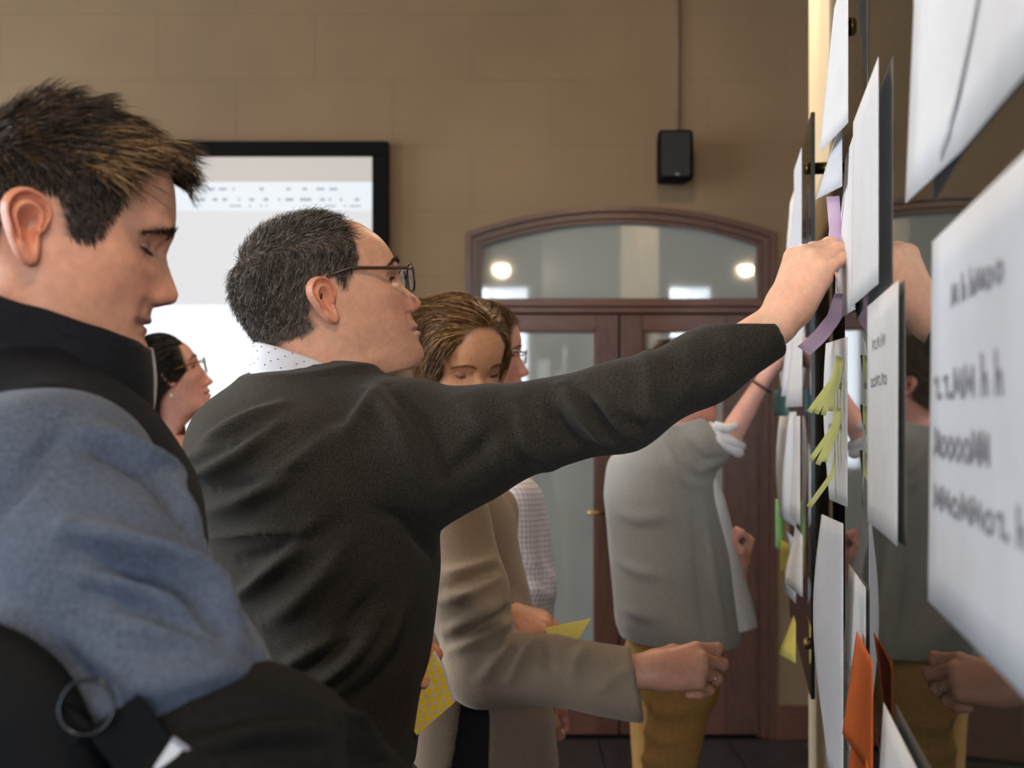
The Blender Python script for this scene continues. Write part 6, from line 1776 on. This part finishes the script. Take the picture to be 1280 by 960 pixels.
strip_note([bp(1.46, 1.660, .012), bp(1.475, 1.630, .020), bp(1.49, 1.606, .038), bp(1.50, 1.588, .058)], .024, M_PINK, 'sticky_note', 'lilac sticky note curling away from the board below the reaching hand')
sheet('paper_sheet', 1.41, 1.538, 1.385, 1.600, M_PAPER, 'white sheet with torn lower edge behind the lime paper tabs', ink=[dict(s=scribble(.2, .8, .7, .04, 5, 18), w=.0009), dict(s=scribble(.2, .8, .45, .04, 5, 28), w=.0009)], off=lambda u, v: 0.008 + 0.020 * u * (0.6 + 0.4 * math.sin(2.5 * v)))
for k, (z0, z1, o1, yy, bunch) in enumerate(((1.580, 1.505, .052, 1.47, 'upper'), (1.578, 1.503, .044, 1.455, 'upper'), (1.576, 1.501, .036, 1.44, 'upper'), (1.574, 1.506, .028, 1.42, 'upper'), (1.515, 1.440, .050, 1.475, 'middle'), (1.512, 1.436, .042, 1.455, 'middle'), (1.510, 1.440, .034, 1.44, 'middle'), (1.455, 1.378, .052, 1.48, 'lowest'))):
    strip_note([bp(yy, z0, .016), bp(yy + .005, z0 - .03, .020), bp(yy + .01, z1 + .02, .5 * o1 + .012), bp(yy + .012, z1, o1)], .0085, M_LIME, 'paper_tab', 'lime paper tab in the %s bunch on the white sheet with a torn lower edge' % bunch, 'lime paper tabs')
sheet('paper_sheet', 1.40, 1.535, 1.02, 1.365, M_PAPER2, 'long pale sheet hanging low at the edge of the near board, bowed outward', off=lambda u, v: 0.014 + 0.028 * u * (0.6 + 0.4 * math.cos(4 * (v - .6))), nv=16)
sheet('paper_sheet', 1.27, 1.482, 0.98, 1.305, M_PAPER, 'white written sheet overlapping the long pale sheet low on the board', off=lambda u, v: 0.0010 + 0.007 * u * math.sin(3 * v + .4), ink=[dict(s=scribble(.2, .85, .6 - .08 * i, .03, 7, 40 + i), w=.0007) for i in range(5)], nv=14)
sheet('sticky_note', 1.14, 1.30, 1.130, 1.250, M_ORANGE, 'orange sticky note above another orange note on the near glass board', 'sticky note', off=lambda u, v: 0.008 + 0.016 * u * (1 - v))
sheet('sticky_note', 1.10, 1.30, 0.985, 1.140, M_ORANGE, 'orange sticky note below another orange note on the near glass board', 'sticky note', off=lambda u, v: 0.011 + 0.020 * u * (1 - v))
sheet('paper_sheet', 0.72, 1.087, 0.98, 1.222, M_PAPER, 'white sheet low on the near glass board beside the orange notes', off=lambda u, v: 0.004 + 0.014 * u * (1 - v))
# far board
random.seed(12); k = 0
for (y0, y1, z0, z1) in ((2.33, 2.55, 1.80, 2.06), (2.62, 2.84, 1.84, 2.04), (2.33, 2.56, 1.52, 1.78), (2.60, 2.86, 1.55, 1.80), (2.90, 3.12, 1.58, 1.86), (2.34, 2.56, 1.27, 1.50), (2.60, 2.84, 1.24, 1.51), (2.90, 3.14, 1.22, 1.50), (2.34, 2.54, 1.12, 1.25), (2.62, 2.82, 1.06, 1.21)):
    a, b = random.uniform(.002, .008), random.uniform(.014, .030)
    colname = 'beside the gap' if y0 < 2.5 else ('in the middle' if y0 < 2.88 else 'at the far end')
    rowname = 'topmost' if z0 > 1.78 or (y0 > 2.88 and z0 > 1.5) else ('second' if z0 > 1.5 or (y0 > 2.88) else ('third' if z0 > 1.22 else 'lowest'))
    ph = random.uniform(0, 3)
    sheet('paper_sheet', y0, y1, z0, z1, M_PAPER if k % 3 else M_PAPER2, 'white sheet on the far glass board, %s in the column %s' % (rowname, colname), group='sheets on the far board', base=0.0115, off=(lambda a, b, ph: lambda u, v: a + b * u * (0.6 + 0.4 * math.sin(3 * v + ph)))(a, b, ph), nu=6, nv=6)
    k += 1
sheet('sticky_note', 2.88, 2.98, 1.50, 1.57, M_TEAL, 'teal sticky note on the far glass board', 'sticky note', off=lambda u, v: 0.02 + 0.03 * u, nu=4, nv=4)
sheet('sticky_note', 3.14, 3.24, 1.12, 1.26, M_GREEN, 'green sticky note at the far end of the far glass board', 'sticky note', off=lambda u, v: 0.02 + 0.02 * u, nu=4, nv=4)
sheet('sticky_note', 2.98, 3.08, 1.06, 1.16, M_YEL, 'yellow sticky note low on the far glass board', 'sticky note', off=lambda u, v: 0.012 + 0.02 * u, nu=4, nv=4)
sheet('sticky_note', 2.60, 2.70, 0.925, 1.02, M_YEL, 'yellow sticky note curling off the bottom of the far glass board', 'sticky note', off=lambda u, v: 0.014 + 0.035 * u * (1 - v), nu=4, nv=4)

# ------------------------------------------------------------------ pads held in the hands
def checker_mat():
    m = mat('yellow_checker', (244, 214, 60), 0.6, 0.3)
    nt = m.node_tree; b = nt.nodes['Principled BSDF']; t = nt.nodes.new('ShaderNodeTexCoord')
    mp = nt.nodes.new('ShaderNodeMapping'); mp.inputs['Rotation'].default_value = (0, math.radians(62), 0); nt.links.new(t.outputs['Object'], mp.inputs['Vector'])
    fl_ = nt.nodes.new('ShaderNodeVectorMath'); fl_.operation = 'MULTIPLY'; fl_.inputs[1].default_value = (1, 0, 1); nt.links.new(mp.outputs[0], fl_.inputs[0])
    ad = nt.nodes.new('ShaderNodeVectorMath'); ad.operation = 'ADD'; ad.inputs[1].default_value = (0, 0.0031, 0); nt.links.new(fl_.outputs[0], ad.inputs[0])
    c = nt.nodes.new('ShaderNodeTexChecker'); c.inputs['Scale'].default_value = 125; c.inputs['Color1'].default_value = (*lin((248, 214, 30)), 1); c.inputs['Color2'].default_value = (*lin((222, 200, 150)), 1)
    nt.links.new(ad.outputs[0], c.inputs['Vector']); nt.links.new(c.outputs['Color'], b.inputs['Base Color']); return m
def pad(poly, d, th, m_face, m_edge, label, lean=0.0):
    pts = [P(x, y, d + lean * (y - poly[0][1]) / 100) for (x, y) in poly]; c = np.mean(pts, 0)
    root = empty('note_pad', c); tag(root, label, 'note pad')
    b = MB(); b.prism(pts, (0.002, th, 0.001)); o = b.build('pad_block', m_edge, root); fix_normals(o)
    b = MB(); b.prism([np.array(p) + np.array([0, -0.0006, 0]) for p in pts], (0, 0.0004, 0)); o = b.build('top_sheet', m_face, root); fix_normals(o)
pad([(541, 815), (553, 836), (567, 879), (521, 919), (515, 911), (529, 850)], 1.525, 0.007, checker_mat(), M_PAPER, 'yellow checked note pad in the hand of the man in the dark sweater')
pad([(680, 786), (738, 774), (722, 800), (694, 806)], 2.085, 0.005, M_YEL, M_YEL, 'plain pale yellow note pad in the hand of the woman in the beige blazer', lean=-0.05)
